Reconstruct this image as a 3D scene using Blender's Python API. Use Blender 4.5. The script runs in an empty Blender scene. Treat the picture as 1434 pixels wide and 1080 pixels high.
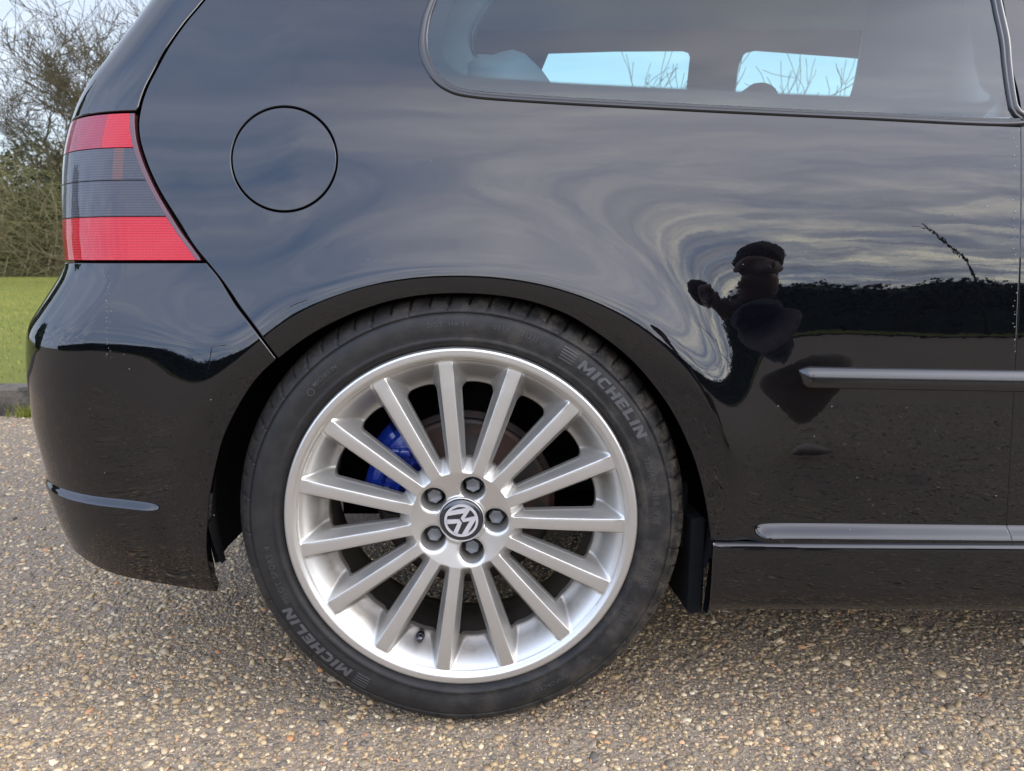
import bpy, math, random
import numpy as np
from mathutils import Vector, Matrix
from mathutils.geometry import delaunay_2d_cdt
random.seed(7); rng = np.random.default_rng(7)
R = math.radians
scene = bpy.context.scene
COL = scene.collection

# ------------------------------------------------------------------ camera
CAMY, CAMZ, PITCH, F = -0.93, 0.67, R(10.25), 995.0
cd = bpy.data.cameras.new('camera'); cam = bpy.data.objects.new('camera', cd); COL.objects.link(cam)
cam.location = (0, CAMY, CAMZ); cam.rotation_euler = (R(90)-PITCH, 0, 0)
cd.sensor_width = 36; cd.lens = F/1434*36; cd.clip_start = 0.02; cd.clip_end = 2000
cd.dof.use_dof = True; cd.dof.focus_distance = 0.98; cd.dof.aperture_fstop = 11.0
scene.camera = cam
# ------------------------------------------------------------------ view
scene.view_settings.view_transform = 'Standard'; scene.view_settings.look = 'None'
scene.view_settings.gamma = 1; scene.view_settings.use_curve_mapping = False
scene.view_settings.exposure = 0.22
# ------------------------------------------------------------------ node helpers
class NT:
    def __init__(s, tree): s.t = tree
    def n(s, typ, **kw):
        nd = s.t.nodes.new(typ)
        for k, v in kw.items():
            if k.startswith('i_'):
                key = k[2:]
                key = int(key) if key.isdigit() else key.replace('_', ' ')
                nd.inputs[key].default_value = v
            else: setattr(nd, k, v)
        return nd
    def l(s, a, b): s.t.links.new(a, b)
    def math(s, op, a, b=None, c=None, clamp=False):
        nd = s.t.nodes.new('ShaderNodeMath'); nd.operation = op; nd.use_clamp = clamp
        for i, v in enumerate((a, b, c)):
            if v is None: continue
            if isinstance(v, (int, float)): nd.inputs[i].default_value = v
            else: s.l(v, nd.inputs[i])
        return nd.outputs[0]
    def mix(s, fac, a, b, blend='MIX'):
        nd = s.t.nodes.new('ShaderNodeMix'); nd.data_type = 'RGBA'; nd.blend_type = blend
        for i, v in ((0, fac), (6, a), (7, b)):
            if isinstance(v, (int, float)): nd.inputs[i].default_value = v
            elif isinstance(v, tuple): nd.inputs[i].default_value = (*v, 1) if len(v) == 3 else v
            else: s.l(v, nd.inputs[i])
        return nd.outputs[2]
    def ramp(s, fac, stops, interp='LINEAR'):
        nd = s.t.nodes.new('ShaderNodeValToRGB'); cr = nd.color_ramp; cr.interpolation = interp
        while len(cr.elements) < len(stops): cr.elements.new(0.5)
        for e, (p, c) in zip(cr.elements, stops):
            e.position = p; e.color = (*c, 1) if len(c) == 3 else c
        s.l(fac, nd.inputs[0]); return nd.outputs[0]
    def maprange(s, v, a, b, c, d, smooth=True):
        nd = s.t.nodes.new('ShaderNodeMapRange'); nd.interpolation_type = 'SMOOTHSTEP' if smooth else 'LINEAR'
        s.l(v, nd.inputs[0])
        for i, x in enumerate((a, b, c, d)): nd.inputs[i+1].default_value = x
        return nd.outputs[0]
# ------------------------------------------------------------------ world
SUN_EL, SUN_AZ = R(36), R(97)      # azimuth clockwise from +Y: to the right, a little behind the camera
wd = bpy.data.worlds.new('World'); scene.world = wd; wd.use_nodes = True
w = NT(wd.node_tree); wd.node_tree.nodes.clear()
sky = w.n('ShaderNodeTexSky', sky_type='NISHITA', sun_disc=False, sun_elevation=SUN_EL, sun_rotation=SUN_AZ)
sky.air_density = 1.0; sky.dust_density = 1.6; sky.ozone_density = 1.2
tc = w.n('ShaderNodeTexCoord'); sep = w.n('ShaderNodeSeparateXYZ'); w.l(tc.outputs['Generated'], sep.inputs[0])
zc = w.math('MAXIMUM', sep.outputs[2], 0.0); den = w.math('ADD', zc, 0.14)
px_ = w.math('DIVIDE', sep.outputs[0], den); py_ = w.math('DIVIDE', sep.outputs[1], den)
comb = w.n('ShaderNodeCombineXYZ'); w.l(px_, comb.inputs[0]); w.l(py_, comb.inputs[1])
mp = w.n('ShaderNodeMapping'); w.l(comb.outputs[0], mp.inputs[0])
mp.inputs['Scale'].default_value = (0.55, 1.25, 1); mp.inputs['Rotation'].default_value = (0, 0, R(12)); mp.inputs['Location'].default_value = (3.1, 1.7, 0)
cl = w.n('ShaderNodeTexNoise', i_Scale=1.5, i_Detail=9.0, i_Roughness=0.56, i_Distortion=0.35); w.l(mp.outputs[0], cl.inputs['Vector'])
cl2 = w.n('ShaderNodeTexNoise', i_Scale=3.6, i_Detail=8.0, i_Roughness=0.6, i_Distortion=0.5); w.l(mp.outputs[0], cl2.inputs['Vector'])
cover = w.ramp(cl.outputs[0], [(0.26, (0, 0, 0)), (0.50, (1, 1, 1))])
side = w.maprange(sep.outputs[1], -0.5, 0.6, 1.0, 0.0)          # cloud deck thicker over the camera's side
west = w.maprange(sep.outputs[0], -0.55, 0.05, 0.05, 1.0)      # the deck breaks up to the left, blue sky there
cover = w.math('MULTIPLY', cover, w.math('ADD', w.math('MULTIPLY', w.math('MULTIPLY', side, west), 0.68), 0.32))
low_ = w.math('MULTIPLY', w.maprange(sep.outputs[2], 0.06, 0.42, 1.0, 0.0), side)
c_hi = w.ramp(cl2.outputs[0], [(0.28, (0.52, 0.54, 0.66)), (0.50, (0.64, 0.65, 0.75)), (0.72, (0.80, 0.80, 0.86))])
c_lo = w.ramp(cl2.outputs[0], [(0.33, (0.24, 0.27, 0.35)), (0.47, (0.42, 0.45, 0.52)), (0.56, (0.72, 0.72, 0.68)), (0.68, (1.20, 1.12, 0.90))])
ccol = w.mix(low_, c_hi, c_lo)
sund = (math.cos(SUN_EL)*math.sin(SUN_AZ), math.cos(SUN_EL)*math.cos(SUN_AZ), math.sin(SUN_EL))
dot = w.n('ShaderNodeVectorMath', operation='DOT_PRODUCT'); w.l(tc.outputs['Generated'], dot.inputs[0]); dot.inputs[1].default_value = sund
glow = w.math('ADD', w.math('MULTIPLY', w.math('POWER', w.math('MAXIMUM', dot.outputs['Value'], 0.0), 5.0), 0.35), 1.0)
skys = w.mix(1.0, sky.outputs[0], (0.15, 0.15, 0.15), 'MULTIPLY')
skys = w.mix(w.math('MULTIPLY', w.maprange(sep.outputs[2], 0.0, 0.45, 0.8, 0.2), w.maprange(sep.outputs[1], -0.2, 0.4, 0.0, 1.0)), skys, (0.72, 0.86, 0.95))
skys = w.mix(w.math('MULTIPLY', side, 0.80), skys, (1.05, 1.6, 2.75))       # bright blue on the sunlit half       # thin milky haze low down
cs = w.n('ShaderNodeVectorMath', operation='SCALE'); w.l(ccol, cs.inputs[0]); w.l(w.math('MULTIPLY', glow, w.math('ADD', w.math('MULTIPLY', side, w.maprange(sep.outputs[2], 0.5, 0.95, 3.0, 1.0)), 1.85)), cs.inputs['Scale'])
fin = w.mix(cover, skys, cs.outputs[0])
bg = w.n('ShaderNodeBackground'); w.l(fin, bg.inputs[0]); bg.inputs[1].default_value = 1.0
ow = w.n('ShaderNodeOutputWorld'); w.l(bg.outputs[0], ow.inputs[0])
# ------------------------------------------------------------------ sun behind thin cloud
ld = bpy.data.lights.new('sun', 'SUN'); sun = bpy.data.objects.new('sun', ld); COL.objects.link(sun)
ld.energy = 1.1; ld.angle = R(25); ld.color = (1.0, 0.93, 0.83)
sun.rotation_euler = Vector(sund).to_track_quat('Z', 'Y').to_euler()

# ------------------------------------------------------------------ materials
MATS = {}
def mat(name, color=(0.5, 0.5, 0.5), rough=0.5, metal=0.0, coat=0.0, coat_rough=0.03, spec=0.5, bump=None, var=None, ior=None):
    m = bpy.data.materials.new(name); m.use_nodes = True; t = NT(m.node_tree)
    b = m.node_tree.nodes['Principled BSDF']
    b.inputs['Base Color'].default_value = (*color, 1); b.inputs['Roughness'].default_value = rough
    b.inputs['Metallic'].default_value = metal; b.inputs['Coat Weight'].default_value = coat
    b.inputs['Coat Roughness'].default_value = coat_rough; b.inputs['Specular IOR Level'].default_value = spec
    if ior: b.inputs['IOR'].default_value = ior
    co = t.n('ShaderNodeTexCoord')
    if var:     # (scale, second colour, low, high, detail)
        nz = t.n('ShaderNodeTexNoise', i_Scale=var[0], i_Detail=var[4] if len(var) > 4 else 5.0); t.l(co.outputs['Object'], nz.inputs['Vector'])
        f = t.maprange(nz.outputs[0], var[2], var[3], 0, 1); t.l(t.mix(f, color, var[1]), b.inputs['Base Color'])
        t.l(t.maprange(nz.outputs[0], 0.3, 0.7, max(rough-0.06, 0.02), rough+0.08), b.inputs['Roughness'])
    if bump:    # (scale, strength, distance)
        nz = t.n('ShaderNodeTexNoise', i_Scale=bump[0], i_Detail=4.0); t.l(co.outputs['Object'], nz.inputs['Vector'])
        bp = t.n('ShaderNodeBump'); bp.inputs['Strength'].default_value = bump[1]; bp.inputs['Distance'].default_value = bump[2]
        t.l(nz.outputs[0], bp.inputs['Height']); t.l(bp.outputs[0], b.inputs['Normal'])
    MATS[name] = m; return m

def paint_mat():
    m = mat('black_pearl_paint', (0.010, 0.011, 0.016), 0.30, 0.0, 1.0, 0.012, 0.0)
    t = NT(m.node_tree); b = m.node_tree.nodes['Principled BSDF']; b.inputs['Coat IOR'].default_value = 1.62
    b.inputs['Metallic'].default_value = 0.0
    co = t.n('ShaderNodeTexCoord')
    # pearl flakes
    v = t.n('ShaderNodeTexVoronoi', i_Scale=2600.0); t.l(co.outputs['Object'], v.inputs['Vector'])
    sp = t.n('ShaderNodeSeparateColor'); t.l(v.outputs['Color'], sp.inputs[0])
    fl = t.math('GREATER_THAN', sp.outputs[0], 0.93)
    col = t.mix(fl, (0.0012, 0.0013, 0.0018), (0.010, 0.012, 0.020))
    # road dust on the lower panels
    sx = t.n('ShaderNodeSeparateXYZ'); t.l(co.outputs['Object'], sx.inputs[0])
    low = t.maprange(sx.outputs[2], 0.18, 0.62, 1.0, 0.0)
    n1 = t.n('ShaderNodeTexNoise', i_Scale=9.0, i_Detail=8.0, i_Roughness=0.65); t.l(co.outputs['Object'], n1.inputs['Vector'])
    n2 = t.n('ShaderNodeTexNoise', i_Scale=420.0, i_Detail=2.0); t.l(co.outputs['Object'], n2.inputs['Vector'])
    d = t.math('MULTIPLY', t.maprange(n1.outputs[0], 0.3, 0.75, 0.2, 1.0), low)
    d = t.math('MULTIPLY', d, t.maprange(n2.outputs[0], 0.45, 0.75, 0.25, 1.0))
    d = t.math('MULTIPLY', d, 0.05)
    col = t.mix(d, col, (0.12, 0.095, 0.07)); t.l(col, b.inputs['Base Color'])
    t.l(t.math('ADD', t.math('MULTIPLY', d, 0.25), 0.012), b.inputs['Coat Roughness'])
    # water spots / sap specks
    v3 = t.n('ShaderNodeTexVoronoi', i_Scale=38.0); t.l(co.outputs['Object'], v3.inputs['Vector'])
    # orange peel
    n3 = t.n('ShaderNodeTexNoise', i_Scale=95.0, i_Detail=2.0); t.l(co.outputs['Object'], n3.inputs['Vector'])
    n4 = t.n('ShaderNodeTexNoise', i_Scale=7.0, i_Detail=1.0); t.l(co.outputs['Object'], n4.inputs['Vector'])
    bp = t.n('ShaderNodeBump'); bp.inputs['Strength'].default_value = 1.0; bp.inputs['Distance'].default_value = 0.000016
    t.l(n3.outputs[0], bp.inputs['Height'])
    bp2 = t.n('ShaderNodeBump'); bp2.inputs['Strength'].default_value = 1.0; bp2.inputs['Distance'].default_value = 0.0009
    t.l(n4.outputs[0], bp2.inputs['Height']); t.l(bp.outputs[0], bp2.inputs['Normal'])
    t.l(bp2.outputs[0], b.inputs['Coat Normal']); t.l(bp2.outputs[0], b.inputs['Normal'])
    return m
PAINT = paint_mat()
BLACKTRIM = mat('black_trim', (0.012, 0.012, 0.013), 0.45, bump=(300, .4, .0004))
RUBBER = mat('seal_rubber', (0.010, 0.010, 0.011), 0.30, coat=0.3, coat_rough=0.15)
GAPBLACK = mat('gap_black', (0.003, 0.003, 0.003), 0.9, spec=0.1)
LINER = mat('arch_liner', (0.003, 0.0035, 0.0045), 0.85, spec=0.2, bump=(60, .6, .003), var=(9, (0.007, 0.0065, 0.006), .45, .7))
MOULD = mat('gloss_moulding', (0.004, 0.004, 0.005), 0.16, coat=0.0, spec=0.8)
INTERIOR = mat('cabin_fabric', (0.20, 0.212, 0.215), 0.85)
LEATHER = mat('seat_leather', (0.17, 0.195, 0.21), 0.45, bump=None)
DARKMETAL = mat('brake_metal', (0.035, 0.030, 0.027), 0.5, 0.5, var=(30, (0.07, 0.038, 0.028), .45, .65))
BARREL = mat('brake_dusted_barrel', (0.085, 0.075, 0.065), 0.55, 0.35, var=(14, (0.14, 0.12, 0.10), .4, .65), bump=(50, .3, .001))
CALIPER = mat('blue_caliper_paint', (0.005, 0.022, 0.20), 0.32, 0.0, 0.6, .12, bump=(45, .7, .004), var=(40, (0.02, 0.025, 0.08), .55, .75))
BOLT = mat('bolt_grey', (0.16, 0.165, 0.17), 0.42, 0.3, bump=(260, .6, .001), var=(120, (0.22, 0.22, 0.22), .45, .7))
EMBLACK = mat('emblem_black', (0.012, 0.013, 0.018), 0.15, coat=1.0)
CHROME = mat('emblem_silver', (0.66, 0.66, 0.67), 0.35, 0.6)
def rim_mat():
    m = mat('silver_wheel_lacquer', (0.62, 0.61, 0.59), 0.36, 0.8, 0.22, 0.12)
    t = NT(m.node_tree); b = m.node_tree.nodes['Principled BSDF']; co = t.n('ShaderNodeTexCoord')
    n = t.n('ShaderNodeTexNoise', i_Scale=22.0, i_Detail=4.0, i_Roughness=0.55); t.l(co.outputs['Object'], n.inputs['Vector'])
    n2 = t.n('ShaderNodeTexNoise', i_Scale=5.0, i_Detail=5.0); t.l(co.outputs['Object'], n2.inputs['Vector'])
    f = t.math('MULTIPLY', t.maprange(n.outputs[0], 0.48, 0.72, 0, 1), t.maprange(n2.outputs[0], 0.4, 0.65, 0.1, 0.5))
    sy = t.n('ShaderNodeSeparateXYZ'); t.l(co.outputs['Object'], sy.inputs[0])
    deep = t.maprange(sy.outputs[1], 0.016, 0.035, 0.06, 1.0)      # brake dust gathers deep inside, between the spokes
    f = t.math('ADD', t.math('MULTIPLY', f, deep), t.math('MULTIPLY', t.maprange(sy.outputs[1], 0.012, 0.032, 0.0, 0.85), t.maprange(n2.outputs[0], 0.3, 0.7, 0.5, 1.0)), clamp=True)  # dust plus shade put into the colour by depth, toning down the ledge
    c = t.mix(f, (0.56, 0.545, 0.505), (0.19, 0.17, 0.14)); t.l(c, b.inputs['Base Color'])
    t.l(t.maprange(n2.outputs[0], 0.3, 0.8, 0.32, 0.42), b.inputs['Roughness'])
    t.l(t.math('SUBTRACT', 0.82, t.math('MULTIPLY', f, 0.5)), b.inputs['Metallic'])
    return m
RIM = rim_mat()
def tyre_mat():
    m = mat('tyre_rubber', (0.028, 0.028, 0.030), 0.58, spec=0.32)
    t = NT(m.node_tree); b = m.node_tree.nodes['Principled BSDF']; co = t.n('ShaderNodeTexCoord')
    sx = t.n('ShaderNodeSeparateXYZ'); t.l(co.outputs['Object'], sx.inputs[0])
    rr = t.math('SQRT', t.math('ADD', t.math('POWER', sx.outputs[0], 2.0), t.math('POWER', sx.outputs[2], 2.0)))
    n = t.n('ShaderNodeTexNoise', i_Scale=34.0, i_Detail=8.0, i_Roughness=0.7); t.l(co.outputs['Object'], n.inputs['Vector'])
    n2 = t.n('ShaderNodeTexNoise', i_Scale=260.0, i_Detail=3.0); t.l(co.outputs['Object'], n2.inputs['Vector'])
    sh = t.maprange(rr, 0.288, 0.314, 0.0, 1.0)
    right = t.maprange(sx.outputs[0], -0.15, 0.28, 0.25, 1.0)
    f = t.math('MULTIPLY', t.maprange(n.outputs[0], 0.36, 0.66, 0, 1), t.math('MULTIPLY', sh, right))
    f2 = t.math('MULTIPLY', t.maprange(n2.outputs[0], 0.35, 0.7, 0.25, 1.0), f)
    f3 = t.math('ADD', t.math('MULTIPLY', f2, 0.85), t.math('MULTIPLY', t.maprange(n.outputs[0], 0.4, 0.7, 0, 0.22), right), clamp=True)
    c = t.mix(f3, (0.0125, 0.0118, 0.0112), (0.17, 0.14, 0.105)); t.l(c, b.inputs['Base Color'])
    bp = t.n('ShaderNodeBump'); bp.inputs['Strength'].default_value = .5; bp.inputs['Distance'].default_value = .0006
    t.l(n2.outputs[0], bp.inputs['Height']); t.l(bp.outputs[0], b.inputs['Normal'])
    return m
TYRE = tyre_mat()
LETTER = mat('tyre_lettering', (0.060, 0.059, 0.058), 0.6)
LETTER2 = mat('faint_tyre_lettering', (0.034, 0.033, 0.032), 0.6)
LETTERBACK = mat('tyre_letter_panel', (0.006, 0.006, 0.007), 0.5)
def glass_mat(name, tint, ior=1.75):
    m = bpy.data.materials.new(name); m.use_nodes = True; m.node_tree.nodes.clear(); t = NT(m.node_tree)
    tr = t.n('ShaderNodeBsdfTransparent'); tr.inputs[0].default_value = (*tint, 1)
    gl = t.n('ShaderNodeBsdfGlossy'); gl.inputs['Roughness'].default_value = 0.012; gl.inputs[0].default_value = (1, 1, 1, 1)
    fr = t.n('ShaderNodeFresnel'); fr.inputs[0].default_value = ior
    mx = t.n('ShaderNodeMixShader'); t.l(fr.outputs[0], mx.inputs[0]); t.l(tr.outputs[0], mx.inputs[1]); t.l(gl.outputs[0], mx.inputs[2])
    o = t.n('ShaderNodeOutputMaterial'); t.l(mx.outputs[0], o.inputs[0]); MATS[name] = m; return m
GLASS = glass_mat('tinted_window_glass', (0.66, 0.88, 0.90), 1.62)
def lens_mat(name, color, color2=None, rough=0.12, grid=True):
    m = mat(name, color, rough, 0.0, 0.7, 0.02, 0.1)
    t = NT(m.node_tree); b = m.node_tree.nodes['Principled BSDF']; co = t.n('ShaderNodeTexCoord')
    sx = t.n('ShaderNodeSeparateXYZ'); t.l(co.outputs['Object'], sx.inputs[0])
    wz = t.math('SINE', t.math('MULTIPLY', sx.outputs[2], 2*math.pi/0.0034))
    wx = t.math('SINE', t.math('MULTIPLY', sx.outputs[0], 2*math.pi/0.0042))
    h = t.math('ADD', wz, t.math('MULTIPLY', wx, 0.6))
    k = t.maprange(wz, -1, 1, 0.0, 1.0)
    c2 = color2 or tuple(v*0.55 for v in color)
    c = t.mix(k, c2, color); t.l(c, b.inputs['Base Color'])
    bp = t.n('ShaderNodeBump'); bp.inputs['Strength'].default_value = .35; bp.inputs['Distance'].default_value = .0004
    t.l(h, bp.inputs['Height']); t.l(bp.outputs[0], b.inputs['Normal'])
    return m
LENSRED = lens_mat('red_lens', (0.46, 0.003, 0.010), (0.37, 0.002, 0.008))
LENSRED2 = lens_mat('red_lens_reflection_tone', (0.28, 0.008, 0.03), (0.21, 0.006, 0.024))  # duller purplish copy of the red; the turned side's reflection is painted in
LENSSMOKE = lens_mat('smoked_lens', (0.050, 0.050, 0.060), (0.034, 0.034, 0.042))
LENSAMBER = lens_mat('smoked_amber_lens', (0.14, 0.06, 0.042), (0.06, 0.042, 0.042))
LENSEDGE = mat('lamp_edge', (0.085, 0.028, 0.034), 0.25, coat=0.4)

# ------------------------------------------------------------------ object helpers
def tag(o, label=None, cat=None, group=None, kind=None):
    for k, v in (('label', label), ('category', cat), ('group', group), ('kind', kind)):
        if v: o[k] = v
    return o
def empty(name, loc=(0, 0, 0), parent=None):
    o = bpy.data.objects.new(name, None); o.location = loc; o.empty_display_size = .1; COL.objects.link(o)
    if parent: o.parent = parent
    return o
def mesh_obj(name, V, Fc, m, parent=None, N=None, smooth=True, loc=(0, 0, 0)):
    V = np.asarray(V, dtype=np.float32)
    me = bpy.data.meshes.new(name)
    if isinstance(Fc, np.ndarray):
        k = Fc.shape[1]; me.vertices.add(len(V)); me.vertices.foreach_set('co', V.ravel())
        me.loops.add(Fc.size); me.loops.foreach_set('vertex_index', Fc.ravel().astype(np.int32))
        me.polygons.add(len(Fc)); me.polygons.foreach_set('loop_start', np.arange(0, Fc.size, k, dtype=np.int32))
        me.update(calc_edges=True)
    else:
        me.from_pydata([tuple(map(float, v)) for v in V], [], Fc)
    me.validate()
    me.polygons.foreach_set('use_smooth', [bool(smooth)]*len(me.polygons))
    me.materials.append(m)
    if N is not None: me.normals_split_custom_set_from_vertices([tuple(map(float, n)) for n in N])
    me.update()
    o = bpy.data.objects.new(name, me); o.location = loc; COL.objects.link(o)
    if parent: o.parent = parent
    return o
class MB:
    def __init__(s): s.v = []; s.f = []
    def add(s, V, Fc):
        b = len(s.v); s.v += [tuple(map(float, p)) for p in V]; s.f += [tuple(i+b for i in f) for f in Fc]
    def box(s, c, d, rz=0.0, bev=0.0):
        M = Matrix.Rotation(rz, 3, 'Z'); hx, hy, hz = d[0]/2, d[1]/2, d[2]/2
        if bev <= 0:
            P = [(x, y, z) for x in (-hx, hx) for y in (-hy, hy) for z in (-hz, hz)]
            Q = [M @ Vector(p)+Vector(c) for p in P]
            s.add(Q, [(0, 1, 3, 2), (4, 6, 7, 5), (0, 4, 5, 1), (2, 3, 7, 6), (0, 2, 6, 4), (1, 5, 7, 3)]); return
        b = bev; ring = lambda k, z: [(-hx+k, -hy+b), (-hx+b, -hy+k), (hx-b, -hy+k), (hx-k, -hy+b), (hx-k, hy-b), (hx-b, hy-k), (-hx+b, hy-k), (-hx+k, hy-b)]
        L = []
        for k, z in ((b, -hz), (0, -hz+b), (0, hz-b), (b, hz)): L += [(x, y, z) for x, y in ring(k, z)]
        Q = [M @ Vector(p)+Vector(c) for p in L]; fs = [tuple(range(7, -1, -1)), tuple(range(24, 32))]
        for r_ in range(3):
            for i in range(8): j = (i+1) % 8; fs.append((r_*8+i, r_*8+j, r_*8+8+j, r_*8+8+i))
        s.add(Q, fs)
    def tube(s, pts, rad, n=8, cap=True):
        pts = [Vector(p) for p in pts]; rads = rad if isinstance(rad, (list, tuple)) else [rad]*len(pts)
        b = len(s.v); up = Vector((0.13, 0.2, 1)).normalized()
        for i, p in enumerate(pts):
            t = (pts[min(i+1, len(pts)-1)]-pts[max(i-1, 0)]).normalized()
            a = t.cross(up)
            if a.length < 1e-3: a = t.cross(Vector((1, 0, 0)))
            a.normalize(); c = t.cross(a)
            for k in range(n):
                q = p+(a*math.cos(2*math.pi*k/n)+c*math.sin(2*math.pi*k/n))*rads[i]; s.v.append(tuple(q))
        for i in range(len(pts)-1):
            for k in range(n):
                j = (k+1) % n; s.f.append((b+i*n+k, b+i*n+j, b+(i+1)*n+j, b+(i+1)*n+k))
        if cap: s.f.append(tuple(b+k for k in range(n-1, -1, -1))); s.f.append(tuple(b+(len(pts)-1)*n+k for k in range(n)))
    def build(s, name, m, parent=None, smooth=False, loc=(0, 0, 0)):
        o = mesh_obj(name, np.array(s.v), s.f, m, parent, smooth=smooth, loc=loc)
        return o
def bevel(o, wdt=0.002, seg=2, ang=35):
    b = o.modifiers.new('bevel', 'BEVEL'); b.width = wdt; b.segments = seg; b.limit_method = 'ANGLE'; b.angle_limit = R(ang)
    for p in o.data.polygons: p.use_smooth = True
    return o
def lathe(prof, seg=96, closed=False):      # profile (r, y) revolved about the Y axis
    n = len(prof); V = []; Fc = []
    for i in range(seg):
        a = 2*math.pi*i/seg
        for r, y in prof: V.append((r*math.cos(a), y, r*math.sin(a)))
    for i in range(seg):
        j = (i+1) % seg
        for k in range(n-1): Fc.append((i*n+k, i*n+k+1, j*n+k+1, j*n+k))
    return V, Fc

# ------------------------------------------------------------------ pixel -> place
cp, sp_ = math.cos(PITCH), math.sin(PITCH)
def raydir(px, py):
    a = (px-717.0)/F; b = (540.0-py)/F
    return np.array([a, cp+b*sp_, -sp_+b*cp])
def at(px, py, y):                       # the point of that sight line at depth y
    d = raydir(px, py); k = (y-CAMY)/d[1]; return np.array([d[0]*k, y, CAMZ+d[2]*k])

# ------------------------------------------------------------------ body surface
ZT = np.arange(0.0, 1.6, 0.001)
def integ(tab, sig=4, z0=0.66):
    t = np.interp(ZT, [a for a, _ in tab], [math.tan(R(b)) for _, b in tab])
    k = np.exp(-0.5*(np.arange(-3*sig, 3*sig+1)/sig)**2); k /= k.sum()
    t = np.convolve(np.pad(t, 3*sig, mode='edge'), k, 'valid')
    y = np.cumsum(t)*0.001; return y-np.interp(z0, ZT, y)
YD = integ([(0.0, -10), (.20, -7), (.27, -3), (.34, -0.5), (.42, .2), (.52, 1.0), (.597, 2.3), (.647, 4.0), (.724, 6.4), (.80, 8.8), (.84, 11), (.90, 17), (1.0, 20.5), (1.2, 24), (1.33, 34), (1.38, 55), (1.42, 75)], 6)
YB = integ([(0.0, -35), (.14, -30), (.19, -24), (.24, -15), (.29, -8), (.345, -4), (.40, -2.0), (.50, -.5), (.54, 0.8), (.552, 3.0), (.562, 8), (.585, 11.5), (.62, 12.5), (.66, 10.5), (.72, 8.0), (.80, 9.5), (.84, 12), (.90, 17.5), (1.0, 20.5), (1.2, 24), (1.33, 34), (1.38, 55), (1.42, 75)], 4)
WX, WZ = -0.0708, 0.319                # wheel centre
AA, BB = 0.347, 0.309                  # arch half width, arch height
def sstep(x, a, b):
    t = np.clip((x-a)/(b-a), 0, 1); return t*t*(3-2*t)
def archq(x, z):
    dx = x-WX; dz = z-WZ
    dz2 = np.where(dz < 0, dz*0.35, dz)
    rho = np.power(np.abs(dx/AA)**2.15+np.abs(dz2/BB)**2.15, 1/2.15)
    return (rho-1)*0.325
def flare(x, z):
    q = archq(x, z); A = 0.017
    sd = np.clip((x-WX)/0.34, 0, 1); up = np.exp(-(np.clip(q-0.0195, 0, None)/(0.064-0.018*sd*sd))**1.6)
    band = -0.0022*np.clip((0.0195-q)/0.0195, 0, 3)**1.3/A
    f = np.where(q > 0.0195, up, 1+band)
    dz = z-WZ
    fade = 0.45+0.55*sstep(dz, -0.10, 0.22)
    fade = fade*(1-0.05*sstep(WX-x, 0.12, 0.36))
    return -A*f*fade
def side_y(x, z):
    x = np.asarray(x, float); z = np.asarray(z, float)
    wB = sstep(-x, 0.27, 0.43)
    y = np.interp(z, ZT, YD)*(1-wB)+np.interp(z, ZT, YB)*wB
    y = y+0.004+0.020*np.clip(0.45-x, 0, None)**2+0.012*np.clip(x-0.45, 0, None)**2
    y = y+flare(x, z)*(1-sstep(z, 0.80, 0.95))
    # ledge above the sill: body steps out below it, with a rounded rear end
    mx = sstep(x, 0.322, 0.352)
    zt = 0.3125-0.012*(x-0.34)
    led = sstep(zt-z, 0.0, 0.021)
    y = y-0.0135*led*mx
    # crease on the rear bumper
    zr = 0.348+0.05*(x+0.60)*0
    zr = np.interp(x, [-0.68, -0.60, -0.48], [0.353, 0.3475, 0.3375])
    mr = sstep(-x, 0.468, 0.51)
    cr = sstep(zr-z, 0.0, 0.012)*(1-sstep(zr-z, 0.02, 0.16))
    y = y-0.0085*cr*mr
    return y
WA, WB_ = 0.165, 0.17                   # rear corner in plan
SIL = [(520, -400), (440, -290), (330, -150), (215, 0), (182, 43), (150, 84), (127, 112), (113, 136), (104, 157), (96, 182), (90, 208), (87, 240), (86, 280), (87, 330), (91, 366), (84, 386), (70, 408), (54, 432), (42, 450), (37, 464), (35.5, 480), (36, 520), (45, 590), (64, 670), (72, 700), (88, 740), (108, 775), (135, 800)]
def fit_sil():
    th = np.linspace(0, math.pi/2, 60); out = []
    for px, py in SIL:
        d = raydir(px, py); y = 0.1; z = CAMZ+d[2]*(y-CAMY)/d[1]
        for it in range(14):
            lo, hi = -1.6, 0.6
            for _ in range(30):
                xc = (lo+hi)/2; X = xc-WA*np.sin(th); Y = side_y(X, np.full_like(X, z))+WB_*(1-np.cos(th))
                dep = (Y-CAMY)*cp-(z-CAMZ)*sp_; P = 717+F*X/dep; i = int(np.argmin(P))
                if P[i] < px: lo = xc
                else: hi = xc
            y = Y[i]; zn = CAMZ+d[2]*(y-CAMY)/d[1]; z = 0.5*z+0.5*zn
        out.append((z, xc))
    out.sort(); return out
_s = fit_sil(); SZ = np.array([a for a, _ in _s]); SX = np.array([b for _, b in _s])
_xt = np.interp(ZT, SZ, SX); _k = np.exp(-0.5*(np.arange(-18, 19)/6.0)**2); _k /= _k.sum()
XCT = np.convolve(np.pad(_xt, 18, mode='edge'), _k, 'valid')
def xc_(z): return np.interp(z, ZT, XCT)
def surf_h(x, z):                       # height field of the side, for sight lines
    u = (xc_(z)-x)/WA
    uu = np.clip(u, 0, 1)
    return side_y(x, z)+WB_*(1-np.sqrt(1-uu*uu))+np.where(u > 1, (u-1)*50, 0)
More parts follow.
